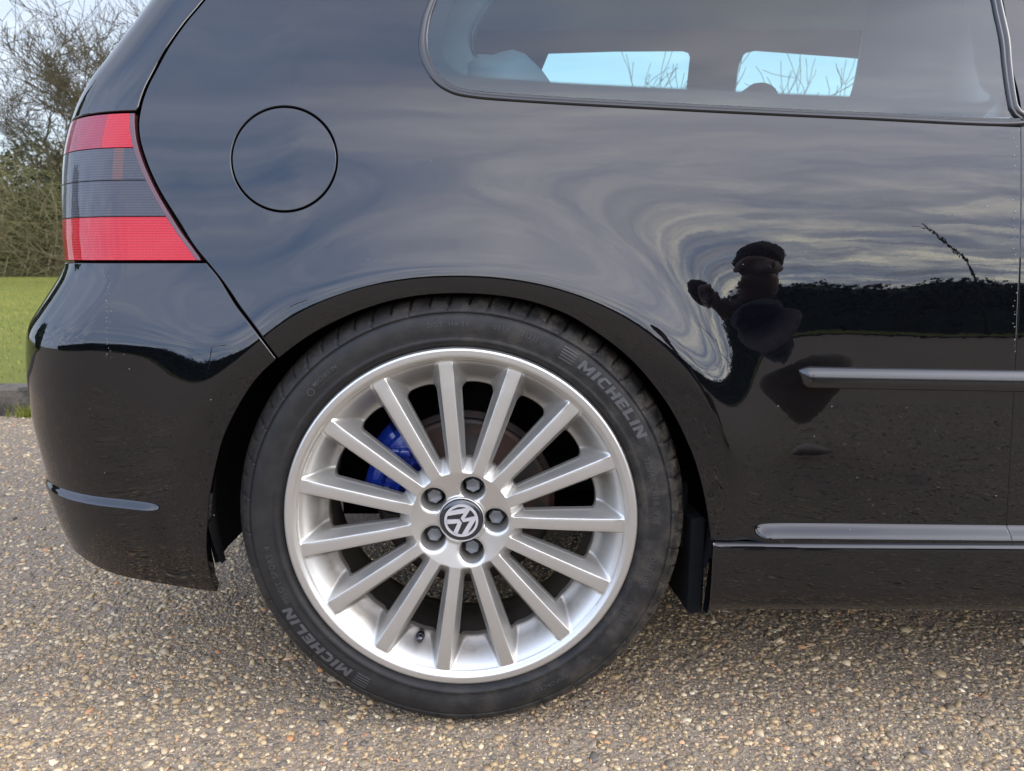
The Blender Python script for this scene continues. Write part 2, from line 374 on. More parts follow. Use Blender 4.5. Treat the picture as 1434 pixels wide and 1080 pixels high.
def S3(s, z, off=0.0, nrm=None):        # (s, z) -> point on the skin
    s = np.asarray(s, float); z = np.asarray(z, float)
    th = np.clip(-s/WA, 0, math.pi/2); xc = xc_(z)
    x = xc+np.clip(s, 0, None)-WA*np.sin(th)
    y = side_y(x, z)+WB_*(1-np.cos(th))+np.clip(-s-WA*math.pi/2, 0, None)
    return np.stack([x, y, z], -1)
def SN(s, z, e=0.0006):
    a = S3(s+e, z)-S3(s-e, z); b = S3(s, z+e)-S3(s, z-e)
    n = np.cross(a, b); n /= np.linalg.norm(n, axis=-1, keepdims=True)+1e-12; return n
def to_sz(x, z):
    u = (xc_(z)-x)/WA
    return np.where(u > 0, -WA*np.arcsin(np.clip(u, 0, 1)), x-xc_(z)), z
def hit(px, py):                        # pixel -> (s, z) on the skin
    d = raydir(px, py); ys = np.linspace(-0.08, 0.9, 1200); k = (ys-CAMY)/d[1]
    x = d[0]*k; z = CAMZ+d[2]*k; g = ys-surf_h(x, z); i = int(np.argmax(g > 0))
    if not g.max() > 0: i = len(ys)-1
    if i > 0:
        t = g[i-1]/(g[i-1]-g[i]); y = ys[i-1]+t*(ys[i]-ys[i-1])
    else: y = ys[0]
    k = (y-CAMY)/d[1]; s_, z_ = to_sz(d[0]*k, CAMZ+d[2]*k); return (float(s_), float(z_))
def xz(x, z):
    s_, z_ = to_sz(x, z); return (float(s_), float(z_))
def spline(pts, step=0.004, closed=False, smooth=True):   # resample a path
    P = np.array(pts, float); out = []
    n = len(P); m = n if closed else n-1
    for i in range(m):
        p0 = P[(i-1) % n] if (closed or i > 0) else P[i]; p1 = P[i]; p2 = P[(i+1) % n]
        p3 = P[(i+2) % n] if (closed or i+2 < n) else P[(i+1) % n]
        L = np.linalg.norm(p2-p1); k = max(1, int(math.ceil(L/step)))
        for j in range(k):
            t = j/k
            if smooth: q = 0.5*((2*p1)+(-p0+p2)*t+(2*p0-5*p1+4*p2-p3)*t*t+(-p0+3*p1-3*p2+p3)*t**3)
            else: q = p1+(p2-p1)*t
            out.append(q)
    if not closed: out.append(P[-1])
    return [tuple(q) for q in out]
def pxpath(pts, step=0.004, smooth=True): return spline([hit(*p) for p in pts], step, False, smooth)
def join(*segs):
    out = []
    for s_ in segs:
        for p in s_:
            if not out or math.hypot(p[0]-out[-1][0], p[1]-out[-1][1]) > 1e-4: out.append(tuple(p))
    if math.hypot(out[0][0]-out[-1][0], out[0][1]-out[-1][1]) < 1e-4: out.pop()
    return out
def area(P):
    P = np.array(P); x, y = P[:, 0], P[:, 1]; return 0.5*np.sum(x*np.roll(y, -1)-np.roll(x, -1)*y)
def offset(P, d):                        # move a closed outline inwards by d
    P = np.array(P, float); sg = 1 if area(P) > 0 else -1
    t = np.roll(P, -1, 0)-np.roll(P, 1, 0); t /= np.linalg.norm(t, axis=1, keepdims=True)+1e-12
    n = np.stack([-t[:, 1], t[:, 0]], 1)*sg
    return P+n*d
def inside(pts, poly):
    x, y = pts[:, 0], pts[:, 1]; res = np.zeros(len(pts), bool); P = np.array(poly); n = len(P); j = n-1
    for i in range(n):
        xi, yi = P[i]; xj, yj = P[j]
        if yi != yj:
            c = ((yi > y) != (yj > y)) & (x < (xj-xi)*(y-yi)/(yj-yi)+xi); res ^= c
        j = i
    return res
def near(pts, poly, d):
    P = np.array(poly); out = np.zeros(len(pts), bool); key = {}
    for q in P: key.setdefault((int(math.floor(q[0]/d)), int(math.floor(q[1]/d))), []).append(q)
    kx = np.floor(pts[:, 0]/d).astype(int); ky = np.floor(pts[:, 1]/d).astype(int)
    for i in range(len(pts)):
        a, b = kx[i], ky[i]; p = pts[i]
        for u in (a-1, a, a+1):
            for v in (b-1, b, b+1):
                for q in key.get((u, v), ()):
                    if (q[0]-p[0])**2+(q[1]-p[1])**2 < d*d: out[i] = True; break
                if out[i]: break
            if out[i]: break
    return out
def tri2d(outer, holes=(), grid=None, mind=0.002):
    pts = np.asarray(grid); ok = inside(pts, outer)
    for h in holes: ok &= ~inside(pts, h)
    pts = pts[ok]
    ok = ~near(pts, outer, mind)
    for h in holes: ok &= ~near(pts, h, mind)
    pts = pts[ok]
    V = []; E = []
    for loop in (outer, *holes):
        b = len(V); V += [tuple(p) for p in loop]; n = len(loop); E += [(b+i, b+(i+1) % n) for i in range(n)]
    V += [tuple(p) for p in pts]
    v, e, f, *_ = delaunay_2d_cdt([Vector((float(a), float(b))) for a, b in V], E, [], 0, 1e-7)
    v = np.array([(a.x, a.y) for a in v]); f = np.array([t for t in f if len(t) == 3])
    c = v[f].mean(1); ok = inside(c, outer)
    for h in holes: ok &= ~inside(c, h)
    f = f[ok]
    a = v[f[:, 1]]-v[f[:, 0]]; b = v[f[:, 2]]-v[f[:, 0]]; cr = a[:, 0]*b[:, 1]-a[:, 1]*b[:, 0]
    f[cr < 0] = f[cr < 0][:, ::-1]
    used = np.unique(f); rm = -np.ones(len(v), int); rm[used] = np.arange(len(used))
    return v[used], rm[f]
ZROWS = np.concatenate([np.arange(0.10, 0.288, 0.006), np.arange(0.288, 0.36, 0.0014), np.arange(0.36, 0.53, 0.006), np.arange(0.53, 0.59, 0.003), np.arange(0.59, 1.46, 0.006)])
def body_grid(s0, s1, z0, z1, ds=0.006, ring=True):
    zz = ZROWS[(ZROWS > z0) & (ZROWS < z1)]; ss = np.arange(s0, s1, ds); G = np.array([(a, b) for b in zz for a in ss])
    if ring:
        x = S3(G[:, 0], G[:, 1])[:, 0]; q = archq(x, G[:, 1]); G = G[~((q > -0.01) & (q < 0.042) & (G[:, 1] > 0.22))]
        th = np.arange(R(-16), R(196), 0.0034/0.33); rg = []
        for q0 in (0.004, 0.008, 0.012, 0.015, 0.017, 0.0185, 0.0198, 0.0212, 0.023, 0.0255, 0.029, 0.033, 0.037, 0.041):
            k = 1+q0/0.325
            X = WX+AA*k*np.sign(np.cos(th))*np.abs(np.cos(th))**(2/2.15); dz = BB*k*np.sign(np.sin(th))*np.abs(np.sin(th))**(2/2.15)
            Z = WZ+np.where(dz < 0, dz/0.35, dz)
            m = (Z > max(z0, 0.22)) & (Z < z1); X, Z = X[m], Z[m]; s_, z_ = to_sz(X, Z); rg += list(zip(s_, z_))
        rg = np.array([p for p in rg if s0 < p[0] < s1])
        if len(rg): G = np.vstack([G, rg])
    return G
def panel(name, outer, m, parent, holes=(), ds=0.006, edge=0.0016, depth=0.010, off=0.0, ring=False, grid=None):
    outer = [tuple(p) for p in offset(outer, edge*0.6)]; holes = [[tuple(p) for p in offset(h, -edge*0.6)] for h in holes]
    A = np.array(outer)
    if grid is None: grid = body_grid(A[:, 0].min(), A[:, 0].max(), A[:, 1].min(), A[:, 1].max(), ds, ring)
    v, f = tri2d(outer, holes, grid, ds*0.42)
    N = SN(v[:, 0], v[:, 1]); P = S3(v[:, 0], v[:, 1])-N*off
    Vs = [P]; Ns = [N]; Fs = [f]; base = len(P)
    for loop, sg in [(outer, 1)]+[(h, -1) for h in holes]:
        L = np.array(loop); n = len(L)
        if area(loop) < 0: L = L[::-1]
        t = np.roll(L, -1, 0)-np.roll(L, 1, 0); t /= np.linalg.norm(t, axis=1, keepdims=True)+1e-12
        o2 = np.stack([t[:, 1], -t[:, 0]], 1)*sg
        N0 = SN(L[:, 0], L[:, 1]); P0 = S3(L[:, 0], L[:, 1]); P1 = S3(L[:, 0]+o2[:, 0]*0.0008, L[:, 1]+o2[:, 1]*0.0008)
        T = P1-P0; T -= N0*np.sum(T*N0, 1, keepdims=True); T /= np.linalg.norm(T, axis=1, keepdims=True)+1e-12
        rings = []
        for a in (0, 30, 60, 90): rings.append((edge*math.sin(R(a)), edge*(1-math.cos(R(a))), a))
        rings.append((edge, depth, 90))
        for (o_, d_, a) in rings:
            Vs.append(P0-N0*(off+d_)+T*o_); Ns.append(N0*math.cos(R(a))+T*math.sin(R(a)))
        q = []
        for k in range(len(rings)-1):
            for i in range(n):
                j = (i+1) % n; a0, a1, b0, b1 = base+k*n+i, base+k*n+j, base+(k+1)*n+i, base+(k+1)*n+j
                q += [(a0, a1, b1), (a0, b1, b0)] if sg > 0 else [(a0, b1, a1), (a0, b0, b1)]
        q = np.array(q)
        if sg > 0: q = q[:, ::-1]
        Fs.append(q if sg > 0 else q[:, ::-1]*1); base += len(rings)*n
    V = np.vstack(Vs); NN = np.vstack(Ns); FF = np.vstack(Fs)
    # face winding: outward is the shading normal's side
    fn = np.cross(V[FF[:, 1]]-V[FF[:, 0]], V[FF[:, 2]]-V[FF[:, 0]]); an = NN[FF].sum(1)
    fl = np.sum(fn*an, 1) < 0; FF[fl] = FF[fl][:, ::-1]
    return mesh_obj(name, V, FF, m, parent, N=NN)

#SECTION_CAR
# ------------------------------------------------------------------ the car
car = empty('hatchback_car', (0, 0, 0))
tag(car, 'black glossy three-door hatchback car standing on gravel, seen close at its rear wheel', 'car')

# shut line between quarter panel and tailgate, lamp, bumper
SHUT = [(470, -330), (400, -160), (330, -55), (288, 0), (262, 31), (240, 62), (222, 94), (206, 126), (198, 152), (195, 178), (202, 214), (222, 262), (253, 313), (290, 366), (330, 420), (362, 464), (390, 501)]
shut = pxpath(SHUT)
def cut(path, py_from, py_to):       # the piece of the shut line between two photo rows
    a = pxpath([p for p in SHUT if py_from <= p[1] <= py_to]); return a
ARCH_R = [(390, 501), (420, 478), (460, 454), (505, 434), (560, 418), (620, 411), (690, 413), (750, 424), (805, 446), (855, 479), (900, 520), (938, 570), (966, 625), (985, 685), (994, 735), (996, 758)]
arch_r = pxpath(ARCH_R, 0.004)
SILLTOP_Y = lambda px: 756+(px-996)*0.021
DOORX = 1424
sill_l = hit(996, 757); sill_d = hit(DOORX-1, 765.0)
_dx = float(S3(*hit(1426, 400))[0]); _z0, _z1 = sill_d[1], hit(1425, 178)[1]
door_path = [xz(_dx-0.006*((z_-_z0)/(_z1-_z0))**2+0.024*(1-(z_-_z0)/(_z1-_z0))**2, z_) for z_ in np.linspace(_z0, _z1, 120)]
sill_d = door_path[0]
WINSEAL = [(1426, 172), (700, 139), (660, 135), (634, 130), (612, 116), (597, 94), (589, 66), (590, 40), (600, 5), (628, -60), (690, -160), (780, -250)]
# roof edge direct in (x, z)
win_lo = pxpath([(1422, 177.5), (1200, 166), (1000, 157), (800, 146.5), (700, 140.5), (660, 136.5), (634, 131), (611, 117), (596, 94), (588, 66), (589, 40), (598, 8), (628, -62), (690, -170), (775, -265)], 0.005)
roof_z = 1.385
pt_top_l = shut[0]; 
wl = win_lo[-1]
wintop_z = 1.285
# quarter panel: C-pillar, flank, fuel flap hole
q_outer = join(shut[::-1][:0], shut, arch_r[1:], spline([sill_l, sill_d], 0.006, smooth=False), door_path, win_lo[1:],
               spline([wl, (wl[0]+0.05, wintop_z+0.005), (wl[0]+0.42, wintop_z+0.02)], 0.008), spline([(wl[0]+0.42, roof_z), (pt_top_l[0]+0.18, roof_z), (pt_top_l[0], pt_top_l[1])], 0.01, smooth=False))
def circle_px(cx, cy, rx, ry, n=96): return [hit(cx+rx*math.cos(a), cy+ry*math.sin(a)) for a in np.linspace(0, 2*math.pi, n, endpoint=False)]
flap_hole = circle_px(398, 223, 75.5, 75); flap_out = circle_px(398, 223, 72.2, 71.8)
panel('quarter_panel', q_outer, PAINT, car, [flap_hole], ring=True, edge=0.0018, depth=0.012)
flap = panel('fuel_flap', flap_out, PAINT, car, edge=0.0012, depth=0.006)

# door behind the shut line (mostly out of the picture)
dl = [(p[0]+0.0008, p[1]) for p in door_path]
dn = dl[-1]
panel('door_panel', join(dl, [(dn[0]+0.004, dn[1]+0.001)], spline([(dn[0]+0.004, dn[1]+0.001), (dn[0]+1.05, dn[1]-0.045)], 0.02, smooth=False), spline([(dn[0]+1.05, dn[1]-0.045), (dl[0][0]+1.0, dl[0][1]-0.006)], 0.02, smooth=False), spline([(dl[0][0]+1.0, dl[0][1]-0.006), dl[0]], 0.02, smooth=False)), PAINT, car, ds=0.012)
# front wing beyond the door
fx = dn[0]+1.055
panel('front_wing', join(spline([(fx, dn[1]-0.045), (fx+0.55, dn[1]-0.09), (fx+1.0, dn[1]-0.20), (fx+1.05, 0.40)], 0.02, smooth=False), spline([(fx+1.05, 0.40), (fx+0.93, 0.32), (fx+0.86, 0.50), (fx+0.70, 0.60), (fx+0.58, 0.625), (fx+0.44, 0.60), (fx+0.28, 0.50), (fx+0.235, 0.275)], 0.02), spline([(fx+0.235, 0.275), (fx-0.05, 0.275), (fx, dn[1]-0.045)], 0.02, smooth=False)), PAINT, car, ds=0.02)
# door window frame / B pillar strip (right of the fixed window)
bp_l = pxpath([(1430, 172), (1424, 120), (1409, 20), (1395, -60), (1360, -200)], 0.006)
bp_r = pxpath([(1436, 172), (1445, 120), (1424, 8), (1406, -60), (1375, -200)], 0.006)
def top_row(path, z): return (path[-1][0]-(z-path[-1][1])*0.3, z)
panel('door_window_frame', join(pxpath([(1432, 172), (1424, 120), (1409, 26), (1397, -40), (1370, -160), (1340, -260)], 0.006), pxpath([(1395, -262), (1415, -160), (1432, -40), (1440, 40), (1452, 120), (1460, 174)], 0.006)), PAINT, car, edge=0.001, depth=.02)
# roof skin and bonnet (beyond the frame)
xs = np.linspace(-0.10, 1.5, 24); zz = 1.395
rv = []; rf = []
for i, x in enumerate(np.linspace(-0.16, 1.32, 30)):
    ye = float(side_y(x, 1.385)); arc = 0.045*(1-((x-0.7)/1.3)**2)
    for k in range(13):
        u = k/12; rv.append((x, ye+(1.70-2*ye)*u, 1.383+arc*0.4+0.05*math.sin(math.pi*u)))
for i in range(29):
    for k in range(12): a = i*13+k; rf.append((a, a+13, a+14, a+1))
mesh_obj('roof', rv, rf, PAINT, car)
hv = []; hf = []
for i, x in enumerate(np.linspace(1.62, 2.72, 20)):
    ye = 0.02+0.03*(x-1.6)
    for k in range(11):
        u = k/10; hv.append((x, ye+(1.70-2*ye)*u, 0.80-0.16*((x-1.62)/1.1)**1.6+0.07*math.sin(math.pi*u)))
for i in range(19):
    for k in range(10): a = i*11+k; hf.append((a, a+11, a+12, a+1))
mesh_obj('bonnet', hv, hf, PAINT, car)
panel('door_window_pane', spline([xz(0.745, 0.835), xz(1.66, 0.805), xz(1.30, 1.34), xz(0.715, 1.34), xz(0.745, 0.835)], 0.02, smooth=False)[:-1], GLASS, car, ds=0.02, off=0.004)
wv = []; wf = []
for i in range(9):
    u = i/8
    for k in range(11): w_ = k/10; wv.append((1.32+0.44*u+0.06*math.sin(math.pi*w_), 0.20-0.12*u+(1.30+0.24*u)*w_, 1.40-0.56*u+0.04*math.sin(math.pi*w_)))
for i in range(8):
    for k in range(10): a = i*11+k; wf.append((a, a+11, a+12, a+1))
mesh_obj('windscreen', wv, wf, GLASS, car)
ap_ = MB(); ap_.tube([(1.30, 0.185, 1.395), (1.52, 0.12, 1.12), (1.76, 0.07, 0.82)], 0.028, 10); ap_.build('windscreen_pillar', PAINT, car, smooth=True)

# tailgate corner above the lamp
tg_edge = [(p[0]-0.0058, p[1]) for p in pxpath([p for p in SHUT if p[1] <= 152], 0.005)][::-1]
lt = hit(192, 155); s_rear = -WA*math.pi/2-0.9
tz = lt[1]+0.0005
tail_o = join(tg_edge[:1] and [(tg_edge[0][0]-0.001, tz)], [p for p in tg_edge if p[1] > tz+0.003], spline([(tg_edge[-1][0], tg_edge[-1][1]), (-0.14, tg_edge[-1][1]+0.01), (s_rear, tg_edge[-1][1]+0.01), (s_rear, tz), (-0.30, tz), (tg_edge[0][0]-0.001, tz)], 0.02, smooth=False))
panel('tailgate_panel', tail_o, PAINT, car, ds=0.008, edge=0.002, depth=0.014)
# lower tailgate seen only from the rear
lz = hit(180, 369)[1]

# tail lamp: lens bands on the same skin
lamp_edge = pxpath([(188, 158.5), (188, 178), (195, 214), (215, 262), (245, 313), (281, 364.5)], 0.004)
def at_z(path, z):
    P = np.array(path); o = np.argsort(P[:, 1]); return float(np.interp(z, P[o, 1], P[o, 0]))
z_of = lambda py, px=150: hit(px, py)[1]
zb = [z_of(158.5, 170), z_of(207, 170), z_of(252.5, 170), z_of(303.5, 200), z_of(365, 230)]
lamp = empty('tail_lamp', (0, 0, 0), car)
sl = -WA*math.pi/2-0.10
sm = hit(139, 180)[0]                     # brighter red inboard; on the turned side the reflection is coloured in
def band(name, z1, z0, m, sA=None, sB=None, inset=0.0, g=0.0006):
    """z1 upper, z0 lower"""
    up_ = z1-g; dn_ = z0+g
    right = [(at_z(lamp_edge, z)-inset if sB is None else sB, z) for z in np.linspace(dn_, up_, max(6, int((up_-dn_)/0.004)))]
    left = sA if sA is not None else sl
    o = join(right, spline([right[-1], (left, up_)], 0.006, smooth=False), spline([(left, up_), (left, dn_)], 0.006, smooth=False), spline([(left, dn_), right[0]], 0.006, smooth=False))
    return panel(name, o, m, lamp, ds=0.006, edge=0.0005, depth=0.006, off=0.0)
ins = 0.0066
sm1 = hit(146, 180)[0]
band('red_lens', zb[0], zb[1], LENSRED, sA=sm1+0.0002, inset=ins)
band('red_lens_toned_side', zb[0], zb[1], LENSRED2, sB=sm1-0.0002)
am0, am1 = hit(158, 230)[0], hit(172, 230)[0]
band('smoked_lens', zb[1], zb[2], LENSSMOKE, sA=am1, inset=ins)
band('amber_lens', zb[1], zb[2], LENSAMBER, sA=am0, sB=am1)
band('smoked_lens', zb[1], zb[2], LENSSMOKE, sB=am0)
band('smoked_lens', zb[2], zb[3], LENSSMOKE, inset=ins)
band('red_lens', zb[3], zb[4], LENSRED, inset=ins)
# clear edge running along the lamp
re = [(at_z(lamp_edge, z)-ins+0.0004, z) for z in np.linspace(zb[4]+.0006, zb[0]-.0006, 60)]
le = [(at_z(lamp_edge, z), z) for z in np.linspace(zb[0]-.0006, zb[4]+.0006, 60)]
panel('lens_border', join(re, le), LENSEDGE, lamp, ds=0.006, edge=0.0008, depth=0.008)

# rear bumper
bump_top = [(hit(289, 368.5)[0]-0.004, zb[4]-0.0035)]
b_edge = pxpath([(291, 372), (326, 422), (358, 465), (386, 503)], 0.004)
BARCH = [(386, 503), (362, 526), (338, 560), (318, 598), (303, 645), (293, 695), (289, 745), (290, 785), (296, 812), (303, 829)]
b_arch = pxpath(BARCH, 0.004)
b_bot = pxpath([(303, 829), (240, 820), (190, 811), (160, 804), (135, 793), (115, 780)], 0.005)
bz = b_bot[-1][1]
bt = (b_edge[0][0]-0.003, zb[4]-0.0035)
b_o = join([bt], b_edge[1:], b_arch[1:], b_bot[1:], spline([b_bot[-1], (-WA*math.pi/2+0.02, bz+0.012), (s_rear, bz+0.02), (s_rear, bt[1]), bt], 0.008, smooth=False))
panel('rear_bumper', b_o, PAINT, car, ds=0.006, ring=True, edge=0.002, depth=0.014)

# black inner shell just behind the gaps
sh_o = join(spline([xz(-0.52, 0.24), xz(1.30, 0.27), xz(1.30, 0.80), xz(0.62, 0.825), xz(-0.22, 0.86), xz(-0.42, 0.97)], 0.02, smooth=False), [(-0.16, 0.97), (s_rear, 0.97), (s_rear, 0.30), (-0.2, 0.26)])
g_ = np.array([(a, b) for a in np.arange(-1.2, 1.95, 0.015) for b in np.arange(0.22, 1.0, 0.015)])
xq = S3(g_[:, 0], g_[:, 1])[:, 0]; 
arch_hole = []
for a in np.linspace(R(-25), R(205), 90):
    dz = (BB+0.012)*math.sin(a); arch_hole.append(xz(WX+(AA+0.012)*math.cos(a), max(WZ+dz/(0.35 if dz < 0 else 1), 0.05)))
sh2 = [xz(-0.36, 0.235)]
shell_o = join(spline([(s_rear, 0.25), xz(-0.43, 0.22)], 0.02, smooth=False), [p for p in arch_hole[::-1] if p[1] > 0.22], spline([xz(0.285, 0.22), xz(1.30, 0.24), xz(1.30, 0.80), xz(0.62, 0.815), xz(-0.10, 0.845), xz(-0.20, 0.87)], 0.02, smooth=False),
                spline([xz(-0.20, 0.87), xz(-0.24, 1.0), xz(-0.10, 1.20), (-0.05, 1.22), (s_rear, 1.0), (s_rear, 0.25)], 0.02, smooth=False))
panel('inner_shell', shell_o, GAPBLACK, car, ds=0.015, edge=0.002, depth=0.004, off=0.0125)

# fixed rear side window: rubber seal, glass, ceramic border
SEAL = [(1422, 171), (1200, 162), (1000, 152.5), (800, 142), (700, 135.5), (660, 131.5), (636, 126), (615, 113), (601, 92), (593, 66), (594, 41), (603, 8), (633, -62), (694, -166), (778, -258), (900, -300), (1300, -290), (1345, -240), (1375, -100), (1396, 0), (1410, 80), (1420, 150)]
seal_c = spline([hit(*p) for p in SEAL], 0.005, closed=True)
def offset_uv(P, d): return [tuple(q) for q in offset(P, d)]
SEALF = seal_c
sv = []; sn = []; sf = []; L = np.array(SEALF); n = len(L)
t = np.roll(L, -1, 0)-np.roll(L, 1, 0); t /= np.linalg.norm(t, axis=1, keepdims=True)
inw = np.stack([-t[:, 1], t[:, 0]], 1)*(1 if area(SEALF) > 0 else -1)
prof = [(-0.0052, -0.006), (-0.0050, 0.0008), (-0.0036, 0.0024), (-0.0012, 0.0028), (0.0008, 0.0010), (0.0018, 0.0004), (0.0030, 0.0016), (0.0044, 0.0010), (0.0048, -0.004)]
for (o_, h_) in prof:
    q = L+inw*o_; N_ = SN(q[:, 0], q[:, 1]); sv.append(S3(q[:, 0], q[:, 1])+N_*h_)
for k in range(len(prof)-1):
    for i in range(n): j = (i+1) % n; sf.append((k*n+i, k*n+j, (k+1)*n+j, (k+1)*n+i))
mesh_obj('window_seal', np.vstack(sv), sf, RUBBER, car)
glass_o = offset_uv(SEALF, 0.0040)
gA = np.array(glass_o); gg = np.array([(a, b) for a in np.arange(gA[:, 0].min(), gA[:, 0].max(), .012) for b in np.arange(gA[:, 1].min(), gA[:, 1].max(), .012)])
gwin = empty('side_window', (0, 0, 0), car)
panel('window_pane', glass_o, GLASS, gwin, edge=0.0008, depth=0.003, off=0.0018, grid=gg, ds=0.012)
# ceramic border with its dotted inner edge
def frit_mat():
    m = bpy.data.materials.new('ceramic_border'); m.use_nodes = True; t = NT(m.node_tree); b = m.node_tree.nodes['Principled BSDF']
    b.inputs['Base Color'].default_value = (0.010, 0.010, 0.011, 1); b.inputs['Roughness'].default_value = 0.6
    uv = t.n('ShaderNodeUVMap', uv_map='UVMap'); s = t.n('ShaderNodeSeparateXYZ'); t.l(uv.outputs[0], s.inputs[0])
    a = t.math('SUBTRACT', t.math('FRACT', t.math('MULTIPLY', s.outputs[0], 1.0)), 0.5); c = t.math('SUBTRACT', t.math('FRACT', t.math('MULTIPLY', s.outputs[1], 1.0)), 0.5)
    r = t.math('SQRT', t.math('ADD', t.math('MULTIPLY', a, a), t.math('MULTIPLY', c, c)))
    th = t.maprange(s.outputs[1], 0.0, 9.0, 0.08, 0.80, False)       # dots shrink towards the clear glass
    t.l(t.math('LESS_THAN', r, th), b.inputs['Alpha']); return m
FRIT = frit_mat()
# inner limits of the border, in pixels, for each side
FRIN = [(1376, 139), (1200, 131), (1000, 122), (800, 112), (740, 108), (680, 104), (650, 99), (630, 86), (622, 66), (624, 40), (634, 8), (660, -55), (715, -145), (790, -215), (900, -250), (1260, -240), (1300, -200), (1328, -100), (1349, 0), (1362, 70), (1372, 120)]
fr_i = spline([hit(*p) for p in FRIN], 0.005, closed=True)
def resamp(P, n, start):
    P = np.array(P); Q = np.vstack([P, P[:1]]); d = np.r_[0, np.cumsum(np.linalg.norm(np.diff(Q, axis=0), axis=1))]
    i0 = int(np.argmin(np.linalg.norm(P-np.array(start), axis=1))); s0 = d[i0]
    s = (s0+np.linspace(0, d[-1], n, endpoint=False)) % d[-1]
    return np.stack([np.interp(s, d, Q[:, 0]), np.interp(s, d, Q[:, 1])], 1), d[-1]
if (area(fr_i) > 0) != (area(glass_o) > 0): fr_i = fr_i[::-1]
# nearest outer point for each inner point keeps the border even
FI, Li = resamp(fr_i, 500, fr_i[0]); GO = np.array(glass_o)
nrm_i = offset([tuple(p) for p in FI], -0.0055)      # feather start
idx = [int(np.argmin(np.linalg.norm(GO-p, axis=1))) for p in FI]
OUTP = GO[idx]
rows = [FI, np.array(nrm_i), OUTP]; vvs = [0.0, 9.0, 30.0]
fv = []; ff = []; fuv = []
for r_, q in enumerate(rows):
    N_ = SN(q[:, 0], q[:, 1]); fv.append(S3(q[:, 0], q[:, 1])-N_*0.0032)
fv = np.vstack(fv); m_ = len(FI)
for k in range(2):
    for i in range(m_):
        j = (i+1) % m_; ff.append((k*m_+i, k*m_+j, (k+1)*m_+j, (k+1)*m_+i))
fo = mesh_obj('ceramic_border', fv, ff, FRIT, gwin)
uvl = fo.data.uv_layers.new(name='UVMap'); per = Li/0.0011
for p in fo.data.polygons:
    for li, vi in zip(p.loop_indices, p.vertices):
        k, i = divmod(vi, m_); u = i/m_*per
        if i == 0 and any((w_ % m_) == m_-1 for w_ in p.vertices): u = per
        uvl.data[li].uv = (u, vvs[k])

# rubbing strip
def bar_profile(name, pts_px, h0, h1, prof, m, capl=True):
    P = [hit(*p) for p in pts_px]; path = np.array(spline(P, 0.006)); n = len(path); V = []; Fc = []
    for i, (s_, z_) in enumerate(path):
        d = (path[i][0]-path[0][0]); e = min(1.0, max(0.0, d/0.012)); k = 0.25+0.75*math.sin(e*math.pi/2)
        for (dz, h_) in prof:
            zz_ = z_+dz*(0.55+0.45*k); hh = h_*k
            p = S3(s_+0*dz, zz_); N_ = SN(s_, zz_); V.append(p+N_*hh+np.array([0.0035*(-dz/0.014)*(1-e), 0, 0]))
    k = len(prof)
    for i in range(n-1):
        for j in range(k-1): Fc.append((i*k+j, (i+1)*k+j, (i+1)*k+j+1, i*k+j+1))
    Fc.append(tuple(range(k)))
    return mesh_obj(name, np.array(V), Fc, m, car)
bar_profile('rubbing_strip', [(1120, 528), (1200, 529.5), (1434, 533.5), (1900, 541), (2600, 552)], 0, 0,
            [(0.0142, -0.002), (0.0140, 0.0030), (0.0118, 0.0056), (0.0085, 0.0078), (0.0045, 0.0092), (-0.0030, 0.0096), (-0.0110, 0.0092), (-0.0135, 0.0075), (-0.0142, -0.002)], MOULD)

# side skirt under the body
sk = []; skf = []
XS = np.concatenate([np.linspace(0, 0.01, 4), np.linspace(0.014, 1.85, 150)])
sk0 = hit(996, 761); 
SKP = [(0.004, -0.004), (0.0046, 0.0010), (0.0034, 0.0040), (0.0004, 0.0056), (-0.006, 0.0062), (-0.030, 0.0060), (-0.060, 0.0045), (-0.085, 0.0), (-0.098, -0.010), (-0.104, -0.022), (-0.106, -0.05)]
for dx in XS:
    for (dz, h_) in SKP:
        ease = 1-0.0*dx; zz_ = sk0[1]+dz-0.0065*dx; xw = S3(sk0[0], sk0[1])[0]+dx
        e = min(1, dx/0.01); bot = 0.004*math.exp(-dx/0.03) if dz < -0.09 else 0
        y0 = float(np.interp(0.284, ZT, YD))+0.004+0.02*max(0.45-xw, 0)**2-0.0135
        sk.append((xw+0.0*h_, y0-h_*(0.6+0.4*math.sin(e*math.pi/2)), zz_-bot))
k = len(SKP)
for i in range(len(XS)-1):
    for j in range(k-1): skf.append((i*k+j, i*k+j+1, (i+1)*k+j+1, (i+1)*k+j))
skf.append(tuple(range(k)))
mesh_obj('side_skirt', np.array(sk), skf, PAINT, car)

# wheel housing: return flange, liner, mud flap piece, floor
lm = MB(); segs = 60
ring0 = []
for a in np.linspace(R(-13), R(193), segs):
    ring0.append((math.cos(a), math.sin(a)))
Vv = []; Ff = []
for (ra, rb, yy) in ((AA+0.003, BB+0.003, 0.004), (AA+0.002, BB+0.003, 0.03), (AA+0.02, BB+0.030, 0.034), (AA+0.028, BB+0.040, 0.10), (AA+0.028, BB+0.040, 0.27), (0.10, 0.10, 0.29)):
    for c, s_ in ring0:
        zz_ = WZ+(rb*s_ if s_ > 0 else rb*s_*1.1); y_ = yy+(float(side_y(WX+ra*c, zz_)) if yy == 0.004 else 0); Vv.append((WX+ra*c, y_, zz_))
for k in range(5):
    for i in range(segs-1): Ff.append((k*segs+i, k*segs+i+1, (k+1)*segs+i+1, (k+1)*segs+i))
mesh_obj('wheel_housing', np.array(Vv), Ff, LINER, car)
mb = MB(); mb.box((0.258, 0.085, 0.235), (0.022, 0.13, 0.145), 0.1, 0.004); mb.box((0.235, 0.10, 0.30), (0.02, 0.10, 0.10), 0.25, 0.004)
mb.build('sill_end_cover', LINER, car)
